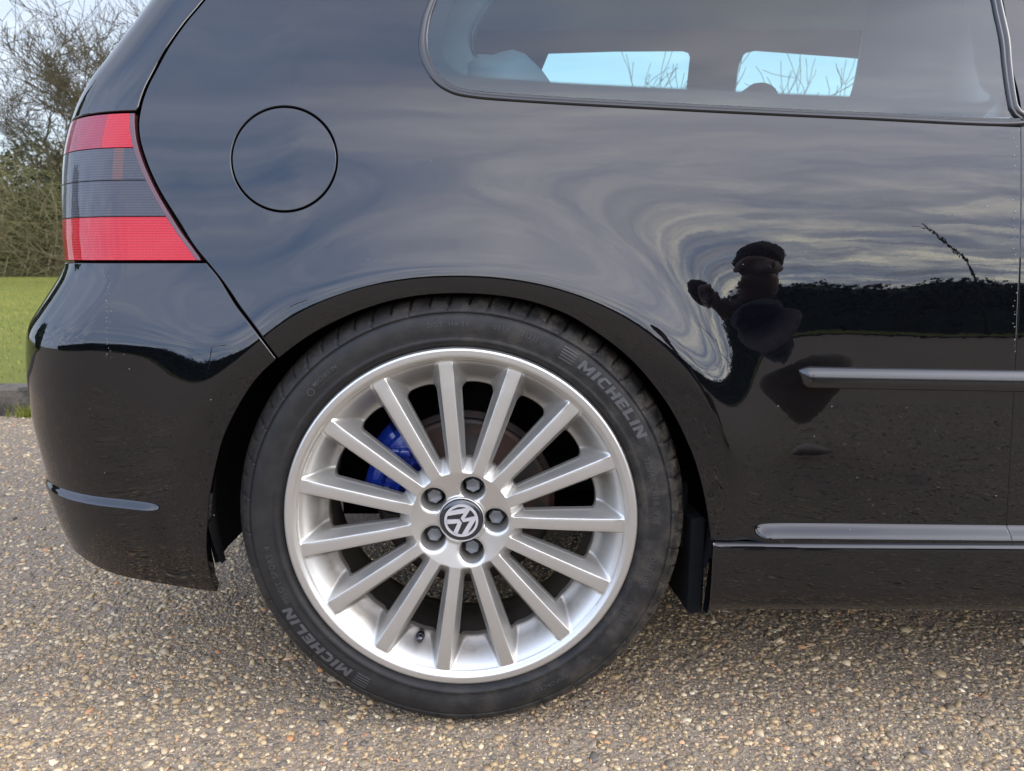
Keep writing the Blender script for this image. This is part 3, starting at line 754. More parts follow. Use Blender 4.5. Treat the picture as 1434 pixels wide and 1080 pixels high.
mb = MB(); mb.box((-0.432, 0.075, 0.235), (0.016, 0.09, 0.10), -0.05, 0.003)
pass
fl = MB(); fl.box((1.2, 0.85, 0.245), (3.0, 1.15, 0.05)); fl.box((1.55, 0.85, 0.225), (2.3, 1.6, 0.03)); fl.build('floor_pan', GAPBLACK, car)
ax = MB(); ax.tube([(WX+0.02, 0.15, WZ-0.01), (WX+0.02, 1.55, WZ-0.01)], 0.045, 12); ax.tube([(WX, 0.22, WZ), (WX+0.42, 0.28, 0.30)], 0.035, 10); ax.tube([(WX+0.0, 0.20, WZ+0.02), (WX+0.05, 0.22, 0.66)], 0.03, 10)
ax.build('rear_axle', LINER, car, smooth=True)
# far flank with its two window openings, cabin, rear end
YF = 1.53
def fp(px, py, y=YF): q = at(px, py, y); return (float(q[0]), float(q[2]))
w1 = [fp(735, 150), fp(752, 112), (fp(768, 76)[0], fp(768, 76)[1]), fp(860, 73.5), fp(955, 73), fp(963, 75), fp(966, 80), fp(963, 150)]
w2 = [fp(1024, 150), fp(1030, 95), fp(1035, 82), fp(1044, 75), fp(1056, 72.5), fp(1180, 80.5), fp(1330, 92), fp(1420, 100), fp(1480, 150)]
low = 0.86
for w_ in (w1, w2): w_[0] = (w_[0][0]-(0.10 if w_ is w1 else 0.0), max(w_[0][1]-0.24, low)); w_[-1] = (w_[-1][0]+0.01, max(w_[-1][1]-0.24, low))
def polyd(P, st=0.02): return spline(P+[P[0]], st, smooth=False)[:-1]
fo_ = polyd([(-0.62, 0.25), (2.6, 0.25), (2.6, 0.72), (1.65, 0.84), (1.2, 1.40), (-0.18, 1.42), (-0.60, 0.95)], 0.05)
gf = np.array([(a, b) for a in np.arange(-0.6, 2.6, .05) for b in np.arange(.27, 1.41, .05)])
v, f = tri2d(fo_, [polyd(w1), polyd(w2)], gf, 0.015)
def fary(x, z): return 1.70-np.interp(z, ZT, YD)*0.75-0.01
V3 = np.stack([v[:, 0], fary(v[:, 0], v[:, 1]), v[:, 1]], -1)
V4 = V3-np.array([0, 0.05, 0])
far = mesh_obj('far_flank', np.vstack([V3, V4]), np.vstack([f[:, ::-1], f+len(v)]), BLACKTRIM, car)
for w_ in (w1, w2):
    q = np.array(polyd(w_)); v_, f_ = tri2d([tuple(p) for p in q], (), gf, 0.02)
    mesh_obj('far_window_pane', np.stack([v_[:, 0], fary(v_[:, 0], v_[:, 1])-.01, v_[:, 1]], -1), f_, GLASS, car)
cb = MB()
cb.box((1.45, 0.85, 0.30), (1.9, 1.5, 0.04))
cb.build('cabin_floor', INTERIOR, car)
hl = MB(); hl.box((0.75, 0.85, 1.372), (1.7, 1.18, 0.016)); hl.build('headlining', INTERIOR, car)
# near C-pillar inner trim, parcel shelf, seats
def solid_seat(name, pts, y0, y1, m):     # side outline (x, z) given thickness along y, rounded
    P = np.array(spline(pts, 0.02, closed=True)); n = len(P); V = []; Fc = []
    for (y, k) in ((y0, 0.90), (y0+0.02, 0.97), (y0+0.05, 1.0), (y1-0.05, 1.0), (y1-0.02, 0.97), (y1, 0.90)):
        c = P.mean(0); Q = c+(P-c)*k
        for q in Q: V.append((q[0], y, q[1]))
    for r_ in range(5):
        for i in range(n): j = (i+1) % n; Fc.append((r_*n+i, r_*n+j, (r_+1)*n+j, (r_+1)*n+i))
    Fc.append(tuple(range(n-1, -1, -1))); Fc.append(tuple(range(5*n, 6*n)))
    return mesh_obj(name, np.array(V), Fc, m, car)
solid_seat('rear_seat', [(0.15, 0.55), (0.42, 0.50), (0.46, 0.62), (0.20, 0.72), (0.04, 0.96), (-0.03, 0.98), (-0.08, 0.94), (0.02, 0.62)], 0.20, 1.48, LEATHER)
solid_seat('front_seat', [(1.45, 0.42), (1.52, 0.55), (1.12, 0.62), (1.02, 1.00), (1.00, 1.30), (0.84, 1.36), (0.75, 1.25), (0.722, 1.05), (0.700, 0.90), (0.74, 0.55), (1.05, 0.45)], 0.24, 0.70, LEATHER)
solid_seat('front_seat', [(1.35, 0.42), (1.42, 0.55), (1.02, 0.62), (0.86, 0.90), (0.80, 1.02), (0.74, 1.03), (0.70, 0.98), (0.80, 0.55), (0.95, 0.45)], 1.06, 1.50, LEATHER)
solid_seat('headrest', [(0.745, 1.05), (0.745, 1.12), (0.71, 1.15), (0.665, 1.14), (0.655, 1.05)], 1.16, 1.38, LEATHER)
solid_seat('parcel_shelf', [(-0.10, 0.90), (-0.45, 0.88), (-0.45, 0.86), (-0.10, 0.87)], 0.15, 1.5, INTERIOR)
solid_seat('pillar_trim', [(-0.42, 0.88), (-0.02, 0.87), (-0.06, 1.0), (0.05, 1.14), (0.10, 1.20), (-0.16, 1.21), (-0.28, 1.12)], 0.215, 0.26, INTERIOR)
for y_ in (0.115, 1.56): dt = MB(); dt.box((0.55, y_, 0.785), (1.6, 0.05, 0.15), 0, .01); dt.build('side_trim', INTERIOR, car)
dt = MB(); dt.box((0.80, 0.20, 1.08), (0.09, 0.05, 0.55), 0, .01); dt.build('door_pillar_trim', INTERIOR, car)
bh = MB(); bh.box((1.70, 0.85, 0.55), (0.06, 1.45, 0.55)); bh.build('bulkhead', GAPBLACK, car)
bh = MB(); bh.box((-0.60, 0.85, 0.55), (0.03, 1.3, 0.55)); bh.build('rear_crossmember', GAPBLACK, car)

# dried run of water drops and specks on the paint
DROP = mat('water_drop', (0.02, 0.02, 0.025), 0.03, coat=1.0, spec=1.0); dv = []; df = []; bvd, bfd = ico(1) if 'ico' in globals() else (None, None)
rdd = random.Random(5); spots = [(150+rdd.gauss(0, 2.0)+(y_-370)*0.0, y_) for y_ in np.linspace(372, 505, 34)]+[(1420+rdd.gauss(0, 1.5), y_) for y_ in np.linspace(185, 500, 40)]+[(rdd.uniform(60, 1400), rdd.uniform(180, 380)) for _ in range(22)]+[(rdd.uniform(60, 300), rdd.uniform(380, 780)) for _ in range(25)]+[(rdd.uniform(1010, 1420), rdd.uniform(560, 840)) for _ in range(30)]
for (a_, b_) in spots:
    h_ = hit(a_+rdd.gauss(0, .8), b_+rdd.gauss(0, 2)); c_ = S3(*h_); n_ = SN(*h_); r_ = rdd.uniform(.0004, .0011); u_ = np.cross(n_, [0, 0, 1.0]); u_ /= np.linalg.norm(u_); w2_ = np.cross(n_, u_); b0 = len(dv)
    dv.append(c_+n_*r_*0.55)
    for ring_, hh_ in ((0.6, 0.42), (1.0, -0.1)):
        for k_ in range(8): q_ = k_*math.pi/4; dv.append(c_+(u_*math.cos(q_)+w2_*math.sin(q_)*1.25)*r_*ring_+n_*r_*hh_)
    for k_ in range(8): j_ = (k_+1) % 8; df.append((b0, b0+1+k_, b0+1+j_)); df.append((b0+1+k_, b0+9+k_, b0+9+j_, b0+1+j_))
do_ = mesh_obj('water_drops', np.array(dv), df, DROP, car); do_['kind'] = 'stuff'
#SECTION_WHEEL
# ------------------------------------------------------------------ wheel
PH = R(90+4.6)                           # first spoke, measured from +x towards +z
def spoke_wt(r): return np.interp(r, [0.06, 0.10, 0.22], [0.0074, 0.0077, 0.0092])
LIPR = [0.0, 0.030, 0.045, 0.07, 0.12, 0.19, 0.222, 0.2262, 0.2285, 0.2305, 0.2325, 0.2345, 0.2410, 0.2436, 0.2450]
LIPY = [0.0180, 0.0178, 0.0148, 0.0096, 0.0070, 0.0060, 0.0062, 0.0064, 0.0052, 0.0026, 0.0008, 0.0002, 0.0000, 0.0012, 0.0052]
def smin(a, b, k): 
    h = np.clip(0.5+0.5*(b-a)/k, 0, 1); return b*(1-h)+a*h-k*h*(1-h)
def wheel_y(x, z):                        # depth of the cast face, spokes at PH + n*24 deg
    r = np.hypot(x, z)+1e-9; ph = np.arctan2(z, x)-PH
    ph = (ph+R(12)) % R(24)-R(12); u = r*np.sin(np.abs(ph))
    e = u-spoke_wt(r)
    base = np.interp(r, LIPR, LIPY)
    d1 = 2.9*e
    d2 = 1.30*(0.2285-r)+0.0
    d3 = 1.25*(r-0.0695-0.0*e)
    d = smin(smin(d1, d2, 0.013), d3, 0.008)
    d = smin(d, 0*d+0.040, 0.01)
    d = 0.5*(d+np.sqrt(d*d+0.0023**2))-0.0008*0
    # soft crown along the spoke
    crown = 0.0006*np.clip(u/spoke_wt(r), 0, 1)**4*sstep(r, 0.08, 0.10)
    out = sstep(r, 0.2285, 0.2275)
    d = np.where(r > 0.2275, 0.0, d-0.00115*sstep(r, 0.2275, 0.22))
    y = base+np.clip(d, 0, None)*1.0+crown*(1-sstep(r, 0.21, 0.22))
    # centre cap seat
    y = y-0.0016*np.exp(-((r-0.0335)/0.0022)**2)
    # soft dish round each bolt pocket
    for k in range(5):
        a = PH+R(-24)+R(72)*k; bx, bz_ = 0.0485*math.cos(a), 0.0485*math.sin(a)
        q = np.hypot(x-bx, z-bz_)-0.0173; y = y+0.0035*np.exp(-np.clip(q, 0, None)/0.0016)
    return y
def fillet(P, rads, n=6):
    out = []; m = len(P)
    for i in range(m):
        p0, p1, p2 = (np.array(P[(i+k-1) % m], float) for k in range(3)); r = rads[i]
        a = (p0-p1)/np.linalg.norm(p0-p1); b = (p2-p1)/np.linalg.norm(p2-p1)
        ang = math.acos(np.clip(a@b, -1, 1)); tt = min(r/math.tan(ang/2), 0.48*np.linalg.norm(p0-p1), 0.48*np.linalg.norm(p2-p1)); r = tt*math.tan(ang/2)
        c = p1+(a+b)/np.linalg.norm(a+b)*r/math.sin(ang/2); s0 = p1+a*tt-c; s1 = p1+b*tt-c
        a0 = math.atan2(s0[1], s0[0]); a1 = math.atan2(s1[1], s1[0]); da = (a1-a0+math.pi) % (2*math.pi)-math.pi
        for k in range(n+1): q = a0+da*k/n; out.append((c[0]+r*math.cos(q), c[1]+r*math.sin(q)))
    return out
def window_outline():
    pr = []
    side_ = lambda r: r*math.sin(R(12))-float(spoke_wt(r))-float(np.interp(r, [0.085, 0.12, 0.19], [0.0046, 0.0056, 0.0064]))
    ri, ro = 0.0865, 0.1905
    P = [(ri, -max(side_(ri), 0.0035)), (0.13, -side_(0.13)), (ro, -side_(ro)), (ro+0.004, 0), (ro, side_(ro)), (0.13, side_(0.13)), (ri, max(side_(ri), 0.0035))]
    return fillet(P, [0.004, 0.5, 0.0085, 0.2, 0.0085, 0.5, 0.004], 7)
WIN = spline(window_outline(), 0.0015, closed=True, smooth=False)
def rotp(P, a): c, s_ = math.cos(a), math.sin(a); return [(x*c-z*s_, x*s_+z*c) for x, z in P]
wheel = empty('rear_wheel', (WX, 0.0, 0.308), car)
def build_rim():
    # one 72 degree sector (three spokes, one bolt pocket), repeated five times about the axis
    a0, a1 = PH+R(-36), PH+R(36)
    Ro = 0.2450; ri = 0.012; st = 0.0019
    arc = [(Ro*math.cos(a), Ro*math.sin(a)) for a in np.linspace(a0, a1, int(Ro*R(72)/st))]
    arc_i = [(ri*math.cos(a), ri*math.sin(a)) for a in np.linspace(a1, a0, 10)]
    n_r = int((Ro-ri)/st); rr = np.linspace(ri, Ro, n_r)
    e0 = [(r*math.cos(a0), r*math.sin(a0)) for r in rr]; e1 = [(r*math.cos(a1), r*math.sin(a1)) for r in rr[::-1]]
    outer = join(e0, arc, e1, arc_i)
    holes = [rotp(WIN, PH+R(24)*k) for k in (-1, 0)] 
    # window centres lie midway between spokes
    holes = [rotp(WIN, PH+R(12)+R(24)*k) for k in (-1, 0)]
    # the third window straddles the sector edge; split it into the two halves by shifting the sector by 12 deg
    return outer, holes
# sector shifted so that its edges run along spoke centres
a0 = PH; a1 = PH+R(72); Ro = 0.2450; ri = 0.010; st = 0.0016
rr = np.linspace(ri, Ro, int((Ro-ri)/st))
outer = join([(r*math.cos(a0), r*math.sin(a0)) for r in rr], [(Ro*math.cos(a), Ro*math.sin(a)) for a in np.linspace(a0, a1, int(Ro*R(72)/st))],
             [(r*math.cos(a1), r*math.sin(a1)) for r in rr[::-1]], [(ri*math.cos(a), ri*math.sin(a)) for a in np.linspace(a1, a0, 8)])
holes = [rotp(WIN, PH+R(12)+R(24)*k) for k in (0, 1, 2)]
ba = PH+R(48); BR = 0.0485; BC = (BR*math.cos(ba), BR*math.sin(ba))
pocket = [(BC[0]+0.0175*math.cos(a), BC[1]+0.0175*math.sin(a)) for a in np.linspace(0, 2*math.pi, 56, endpoint=False)]
gr = []
for r in np.arange(ri+st, Ro-0.0006, st*0.82):
    if r > 0.222: pass
    m_ = max(3, int(r*R(72)/st)); 
    for a in np.linspace(a0, a1, m_, endpoint=False)[1:]: gr.append((r*math.cos(a), r*math.sin(a)))
for r in np.arange(0.2235, 0.2445, 0.0012):
    for a in np.linspace(a0, a1, int(r*R(72)/0.0032), endpoint=False)[1:]: gr.append((r*math.cos(a)*1.0003, r*math.sin(a)*1.0003))
gr = np.array(gr); _r = np.hypot(gr[:, 0], gr[:, 1]); _p = (np.arctan2(gr[:, 1], gr[:, 0])-PH+R(12)) % R(24)-R(12); _e = _r*np.sin(np.abs(_p))-spoke_wt(_r)
gr = gr[~((np.abs(_e) < 0.0024) & (_r > 0.074) & (_r < 0.2262))]; ex = []
for k in range(4):
    for sg in (-1, 1):
        if (k == 0 and sg < 0) or (k == 3 and sg > 0): continue
        for e_ in (-0.0020, -0.0012, -0.0005, 0.0002, 0.0009, 0.0018):
            for r_ in np.arange(0.075, 0.2255, 0.0018):
                u_ = float(spoke_wt(r_))+e_; a_ = PH+R(24)*k+sg*math.asin(u_/r_); ex.append((r_*math.cos(a_), r_*math.sin(a_)))
v, f = tri2d(outer, holes+[pocket], np.vstack([gr, np.array(ex)]), 0.00055)
V0 = []; N0 = []; F0 = []; base = 0
for k in range(5):
    c, s_ = math.cos(R(72)*k), math.sin(R(72)*k); X = v[:, 0]*c-v[:, 1]*s_; Z = v[:, 0]*s_+v[:, 1]*c
    e = 0.0004; Y = wheel_y(X, Z); gx = (wheel_y(X+e, Z)-wheel_y(X-e, Z))/(2*e); gz = (wheel_y(X, Z+e)-wheel_y(X, Z-e))/(2*e)
    N = np.stack([gx, -np.ones_like(gx), gz], -1); N /= np.linalg.norm(N, axis=1, keepdims=True)
    V0.append(np.stack([X, Y, Z], -1)); N0.append(N); F0.append(f+base); base += len(v)
    for hl_, depth in [(h, 0.012) for h in holes]+[(pocket, 0.0)]:
        if depth == 0: continue
        H = np.array(hl_); hx = H[:, 0]*c-H[:, 1]*s_; hz = H[:, 0]*s_+H[:, 1]*c; hy = wheel_y(hx, hz); n = len(H)
        cx, cz = hx.mean(), hz.mean(); P = np.stack([hx, hz], 1)
        t = np.roll(P, -1, 0)-np.roll(P, 1, 0); t /= np.linalg.norm(t, axis=1, keepdims=True); nn = np.stack([t[:, 1], -t[:, 0]], 1)
        if area(P) < 0: nn = -nn
        nn = -nn       # towards the hole's middle
        for (ins_, dy, ny) in ((0, 0, 0.8), (0.0011, 0.0007, 0.5), (0.0016, 0.002, 0.1), (0.0012, depth, 0.0)):
            V0.append(np.stack([hx+nn[:, 0]*ins_, hy+dy, hz+nn[:, 1]*ins_], -1)); q = np.stack([nn[:, 0], -ny*np.ones(n), nn[:, 1]], -1); q /= np.linalg.norm(q, axis=1, keepdims=True); N0.append(q)
        q = []
        for r_ in range(3):
            for i in range(n):
                j = (i+1) % n; A_, B_, C_, D_ = base+r_*n+i, base+r_*n+j, base+(r_+1)*n+j, base+(r_+1)*n+i; q += [(A_, B_, C_), (A_, C_, D_)]
        F0.append(np.array(q)); base += 4*n
V0 = np.vstack(V0); N0 = np.vstack(N0); F0 = np.vstack(F0)
fn = np.cross(V0[F0[:, 1]]-V0[F0[:, 0]], V0[F0[:, 2]]-V0[F0[:, 0]]); fl_ = np.sum(fn*N0[F0].sum(1), 1) < 0; F0[fl_] = F0[fl_][:, ::-1]
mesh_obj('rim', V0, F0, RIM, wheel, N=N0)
# outer flange and barrel
bv, bf = lathe([(0.2448, 0.0050), (0.2452, 0.0075), (0.2448, 0.012), (0.236, 0.016), (0.230, 0.03), (0.2255, 0.045)], 180); mesh_obj('rim_flange', bv, bf, RIM, wheel)
bv, bf = lathe([(0.2150, 0.040), (0.2060, 0.062), (0.2030, 0.10), (0.2030, 0.150), (0.2180, 0.185), (0.2300, 0.192), (0.2420, 0.194), (0.243, 0.199), (0.2300, 0.20), (0.2150, 0.19), (0.215, 0.05)], 140); mesh_obj('rim_barrel', bv, bf, BARREL, wheel)
# lug pockets, bolts
for k in range(5):
    a = ba+R(72)*k; bx, bz_ = BR*math.cos(a), BR*math.sin(a); yb = float(wheel_y(np.array([bx+0.0175]), np.array([bz_]))[0])
    n = 40; V = []; Fc = []
    pr = [(0.0176, None), (0.0168, 0.0105), (0.0158, 0.018), (0.0142, 0.044), (0.0134, 0.048), (0.0001, 0.049)]
    for (r, dy) in pr:
        for i in range(n):
            q = 2*math.pi*i/n; X, Z = bx+r*math.cos(q), bz_+r*math.sin(q); y = float(wheel_y(np.array([X]), np.array([Z]))[0])
            V.append((X, y if dy is None else 0.0105+dy, Z))
    for r_ in range(len(pr)-1):
        for i in range(n): j = (i+1) % n; Fc.append((r_*n+i, (r_+1)*n+i, (r_+1)*n+j, r_*n+j))
    mesh_obj('bolt_pocket', V, Fc, RIM, wheel)
    # bolt: collar with a hexagonal capped head
    V = []; Fc = []
    col_ = [(0.0128, 0.056), (0.0128, 0.0460), (0.0118, 0.0450)]; n = 36
    for r, y in col_:
        for i in range(n): q = 2*math.pi*i/n; V.append((bx+r*math.cos(q), y, bz_+r*math.sin(q)))
    tw = random.random()
    def hexr(q): 
        q = (q+tw) % (math.pi/3)-math.pi/6; return math.cos(math.pi/6)/math.cos(q)
    for r, y in [(0.0110, 0.0440), (0.0110, 0.0305), (0.0105, 0.0290), (0.0091, 0.0284), (0.0077, 0.0283), (0.0073, 0.0292), (0.0001, 0.0293)]:
        for i in range(n): q = 2*math.pi*i/n; V.append((bx+r*hexr(q)*math.cos(q), y, bz_+r*hexr(q)*math.sin(q)))
    for r_ in range(9):
        for i in range(n): j = (i+1) % n; Fc.append((r_*n+i, (r_+1)*n+i, (r_+1)*n+j, r_*n+j))
    bevel(mesh_obj('wheel_bolt', V, Fc, BOLT, wheel), .0004, 1, 50)
# centre cap with its emblem
bv, bf = lathe([(0.0001, 0.0125), (0.020, 0.0128), (0.0285, 0.0137), (0.0298, 0.0150), (0.0302, 0.0190)], 72); mesh_obj('centre_cap', bv, bf, EMBLACK, wheel)
bv, bf = lathe([(0.0302, 0.0200), (0.0305, 0.0150), (0.0313, 0.0142), (0.0324, 0.0150), (0.0330, 0.0190)], 72); mesh_obj('cap_bezel', bv, bf, RIM, wheel)
eb = MB(); er = 0.0238; EMR = R(125)
def estroke(poly, y0=0.0112, y1=0.0138):
    n = len(poly); c, s_ = math.cos(EMR), math.sin(EMR)
    Q = [((x*c-z*s_)*er, (x*s_+z*c)*er) for x, z in poly]
    V = [(x, y1, z) for x, z in Q]+[(x*0.992, y0, z*0.992) for x, z in Q]
    Fc = [tuple(range(n, 2*n))]+[(i, (i+1) % n, n+(i+1) % n, n+i) for i in range(n)]; eb.add(V, Fc)
def ringseg(r0, r1, n=72):
    for i in range(n):
        a, b = 2*math.pi*i/n, 2*math.pi*(i+1)/n
        estroke([(r0*math.cos(a), r0*math.sin(a)), (r1*math.cos(a), r1*math.sin(a)), (r1*math.cos(b), r1*math.sin(b)), (r0*math.cos(b), r0*math.sin(b))])
ringseg(0.86, 1.0)
# V above, W below: parallel sided strokes clipped by the ring
for sg in (-1, 1):
    V_ = [(sg*0.50, 0.76), (sg*0.28, 0.86), (0, 0.26), (0, 0.045), (sg*0.12, 0.045)] 
    V_ = [(sg*0.56, 0.70), (sg*0.33, 0.83), (0.0, 0.27), (0.0, 0.045), (sg*0.135, 0.045)]
    estroke(V_)
    W_ = [(sg*0.87, 0.22), (sg*0.73, 0.50), (sg*0.325, -0.35), (sg*0.135, -0.045), (0.0, -0.045), (0.0, -0.20), (sg*0.27, -0.84), (sg*0.40, -0.80)]
    estroke([(sg*0.86, 0.18), (sg*0.72, 0.50), (sg*0.285, -0.42), (sg*0.34, -0.80), (sg*0.43, -0.77)])
    estroke([(sg*0.135, -0.045), (0.0, -0.045), (0.0, -0.22), (sg*0.25, -0.82), (sg*0.345, -0.80), (sg*0.30, -0.42)])
eb.build('emblem', CHROME, wheel)
# balance weights print, valve
vl = MB(); va = R(251); vx, vz = 0.198*math.cos(va), 0.198*math.sin(va)
vl.tube([(vx, 0.044, vz), (vx*0.985, 0.030, vz*0.985), (vx*0.975, 0.022, vz*0.975)], [0.0072, 0.0070, 0.0055], 14); vl.tube([(vx*0.975, 0.023, vz*0.975), (vx*0.965, 0.012, vz*0.965)], [0.0048, 0.0044], 12)
vl.build('tyre_valve', EMBLACK, wheel, smooth=True)

# tyre
def tyre():
    prof = [(0.2400, 0.012), (0.2440, 0.0075), (0.2475, 0.0050), (0.2500, 0.0010), (0.2525, -0.0022), (0.2550, -0.0032), (0.2575, -0.0020), (0.2590, -0.0018), (0.2640, -0.0032), (0.2720, -0.0040), (0.2790, -0.0036), (0.2850, -0.0022),
            (0.2890, -0.0006), (0.2897, 0.0022), (0.2905, 0.0022), (0.2912, -0.0001), (0.2950, 0.0026), (0.3000, 0.0062), (0.3040, 0.0102), (0.3080, 0.0155), (0.3115, 0.0225), (0.3140, 0.0300), (0.3160, 0.0400), (0.3172, 0.052), (0.3178, 0.060), (0.3120, 0.062), (0.3120, 0.069), (0.3182, 0.071), (0.3185, 0.10), (0.3120, 0.102), (0.3120, 0.112), (0.3185, 0.114), (0.3180, 0.15), (0.314, 0.19), (0.300, 0.215), (0.27, 0.222), (0.243, 0.200), (0.236, 0.150), (0.236, 0.02)]
    seg = 1440; n = len(prof); P = np.array(prof); V = np.zeros((seg, n, 3))
    a = 2*np.pi*np.arange(seg)/seg
    nb = 72                                # lateral sipes round the shoulder
    for k in range(n):
        r, y = P[k]; rr_ = np.full(seg, r); yy = np.full(seg, y)
        if 0.2945 < r < 0.3170 and y < 0.061:
            shift = 0.10*(r-0.30)/0.018
            ph = ((a*nb/(2*np.pi)+shift*3) % 1.0)
            wide = np.abs(ph-0.5) < (0.05 if r > 0.304 else 0.035)
            alt = ((np.floor(a*nb/(2*np.pi)+shift*3).astype(int) % 2) == 0)
            dp = np.where(wide & (alt | (r > 0.301)), 1.0, 0.0)*(0.0065 if r > 0.302 else 0.0022)
            rr_ = rr_-dp*0.8; yy = yy+dp*0.7
        V[:, k, 0] = rr_*np.cos(a); bot_ = np.clip((-rr_*np.sin(a)-0.19)/0.12, 0, 1)**2*np.exp(-(a-1.5*np.pi)**2/0.10); yy = yy-(0.0035*bot_ if y < 0.05 and 0.25 < r < 0.31 else 0); V[:, k, 1] = yy; V[:, k, 2] = np.maximum(rr_*np.sin(a), -0.3160)
    i = np.arange(seg)[:, None]; k = np.arange(n-1)[None]; j = (i+1) % seg
    Fq = np.stack([i*n+k, i*n+k+1, j*n+k+1, j*n+k], -1).reshape(-1, 4)
    o = mesh_obj('tyre', V.reshape(-1, 3), Fq, TYRE, wheel); return o
tyre()
def tyre_face(r): return float(np.interp(r, [0.2400, 0.2525, 0.2550, 0.2590, 0.2640, 0.2720, 0.2790, 0.2850, 0.2890, 0.2950], [0.012, -0.0022, -0.0032, -0.0018, -0.0032, -0.0040, -0.0036, -0.0022, -0.0006, 0.0026]))
def arc_text(body, r0, h, a_mid, name='lettering', m=LETTER2, lift=0.0007, spacing=1.0, fat=0.0, flip=False, shear=0.0, width=None):
    cu = bpy.data.curves.new('t', 'FONT'); cu.body = body; cu.size = 1.0; cu.extrude = 0.0; cu.offset = fat; cu.space_character = spacing; cu.resolution_u = 3; cu.shear = shear
    ob = bpy.data.objects.new('t', cu); COL.objects.link(ob); dg = bpy.context.evaluated_depsgraph_get()
    me = bpy.data.meshes.new_from_object(ob.evaluated_get(dg)); COL.objects.unlink(ob); bpy.data.objects.remove(ob); 
    V = np.array([tuple(q.co) for q in me.vertices]); Fc = [tuple(p.vertices) for p in me.polygons]; E = {}
    bpy.data.meshes.remove(me)
    x0, x1 = V[:, 0].min(), V[:, 0].max(); sc = h/0.70; W = (x1-x0)*sc; sx_ = sc if width is None else width/(x1-x0)
    cnt = {}
    for f_ in Fc:
        for i in range(len(f_)): a, b = f_[i], f_[(i+1) % len(f_)]; cnt[(a, b)] = 1
    bd = [(a, b) for a, b in cnt if (b, a) not in cnt]
    out = []; sg = -1 if flip else 1
    for lf in (lift, -0.0008):
        for p in V:
            t_ = (p[0]-(x0+x1)/2)*sx_; r = r0+sg*((p[1]-0.35)*sc); ang = a_mid-sg*t_/r0
            out.append((r*math.cos(ang), tyre_face(r)-lf, r*math.sin(ang)))
    n = len(V); FF = [tuple(f_) for f_ in Fc]+[(a, b, b+n, a+n) for a, b in bd]
    return mesh_obj(name, out, FF, m, wheel, smooth=False)
def arc_panel(r0, r1, a0, a1, lift, m, name='lettering_panel', taper=0.0):
    n = 40; V = []; Fc = []
    for i in range(n+1):
        a = a0+(a1-a0)*i/n
        for r in (r0, (r0+r1)/2, r1): V.append((r*math.cos(a), tyre_face(r)-lift, r*math.sin(a)))
    for i in range(n):
        for k in range(2): Fc.append((i*3+k, i*3+k+1, (i+1)*3+k+1, (i+1)*3+k))
    return mesh_obj(name, V, Fc, m, wheel)
GLY = {'I': [[(0, 0), (.34, 0), (.34, 1), (0, 1)]], 'L': [[(0, 0), (.34, 0), (.34, 1), (0, 1)], [(.34, 0), (.92, 0), (.92, .27), (.34, .27)]],
 'H': [[(0, 0), (.34, 0), (.34, 1), (0, 1)], [(.74, 0), (1.08, 0), (1.08, 1), (.74, 1)], [(.34, .37), (.74, .37), (.74, .63), (.34, .63)]],
 'E': [[(0, 0), (.34, 0), (.34, 1), (0, 1)], [(.34, 0), (.90, 0), (.90, .24), (.34, .24)], [(.34, .38), (.82, .38), (.82, .62), (.34, .62)], [(.34, .76), (.90, .76), (.90, 1), (.34, 1)]],
 'C': [[(.12, .12), (.34, .24), (.34, .76), (.12, .88), (0, .66), (0, .34)], [(.12, .12), (.30, 0), (.95, 0), (.95, .25), (.34, .24)], [(.12, .88), (.34, .76), (.95, .75), (.95, 1), (.30, 1)]],
 'N': [[(0, 0), (.30, 0), (.30, 1), (0, 1)], [(.78, 0), (1.08, 0), (1.08, 1), (.78, 1)], [(.30, 1), (.30, .52), (.78, 0), (.78, .48)]],
 'M': [[(0, 0), (.29, 0), (.29, 1), (0, 1)], [(1.01, 0), (1.30, 0), (1.30, 1), (1.01, 1)], [(.29, 1), (.29, .50), (.65, .06), (.65, .52)], [(1.01, 1), (1.01, .50), (.65, .06), (.65, .52)]]}
def heavy_text(word, r0, h, a_mid, width, m=LETTER, slant=0.16):
    adv = []; x = 0
    for ch in word: w_ = max(p[0] for g_ in GLY[ch] for p in g_); adv.append(x); x += w_+0.24
    W = x-0.24; k = width/W; V = []; Fc = []
    for ch, ox in zip(word, adv):
        for g_ in GLY[ch]:
            b0 = len(V); n = len(g_); o_ = 1 if area(g_) > 0 else -1
            for lf in (0.0009, -0.0008):
                for (gx_, gy_) in g_:
                    t_ = (gx_+ox-W/2+slant*(gy_-.5))*k; r = r0+(gy_-0.5)*h; a = a_mid-t_/r0; V.append((r*math.cos(a), tyre_face(r)-lf, r*math.sin(a)))
            Fc.append(tuple(b0+i for i in range(n))); Fc += [(b0+i, b0+(i+1) % n, b0+n+(i+1) % n, b0+n+i) for i in range(n)]
    return mesh_obj('lettering', V, Fc, m, wheel, smooth=False)
for base_a in (R(40.5), R(40.5+180)):
    arc_panel(0.2655, 0.2860, base_a-R(15.5), base_a+R(15), 0.00025, LETTERBACK)
    heavy_text('MICHELIN', 0.2758, 0.0140, base_a, 0.132)
    for k in range(5): arc_panel(0.2672+0.0040*k, 0.2686+0.0040*k, base_a+R(15.6), base_a+R(20.0), 0.0006, LETTER, 'lettering_stripe')
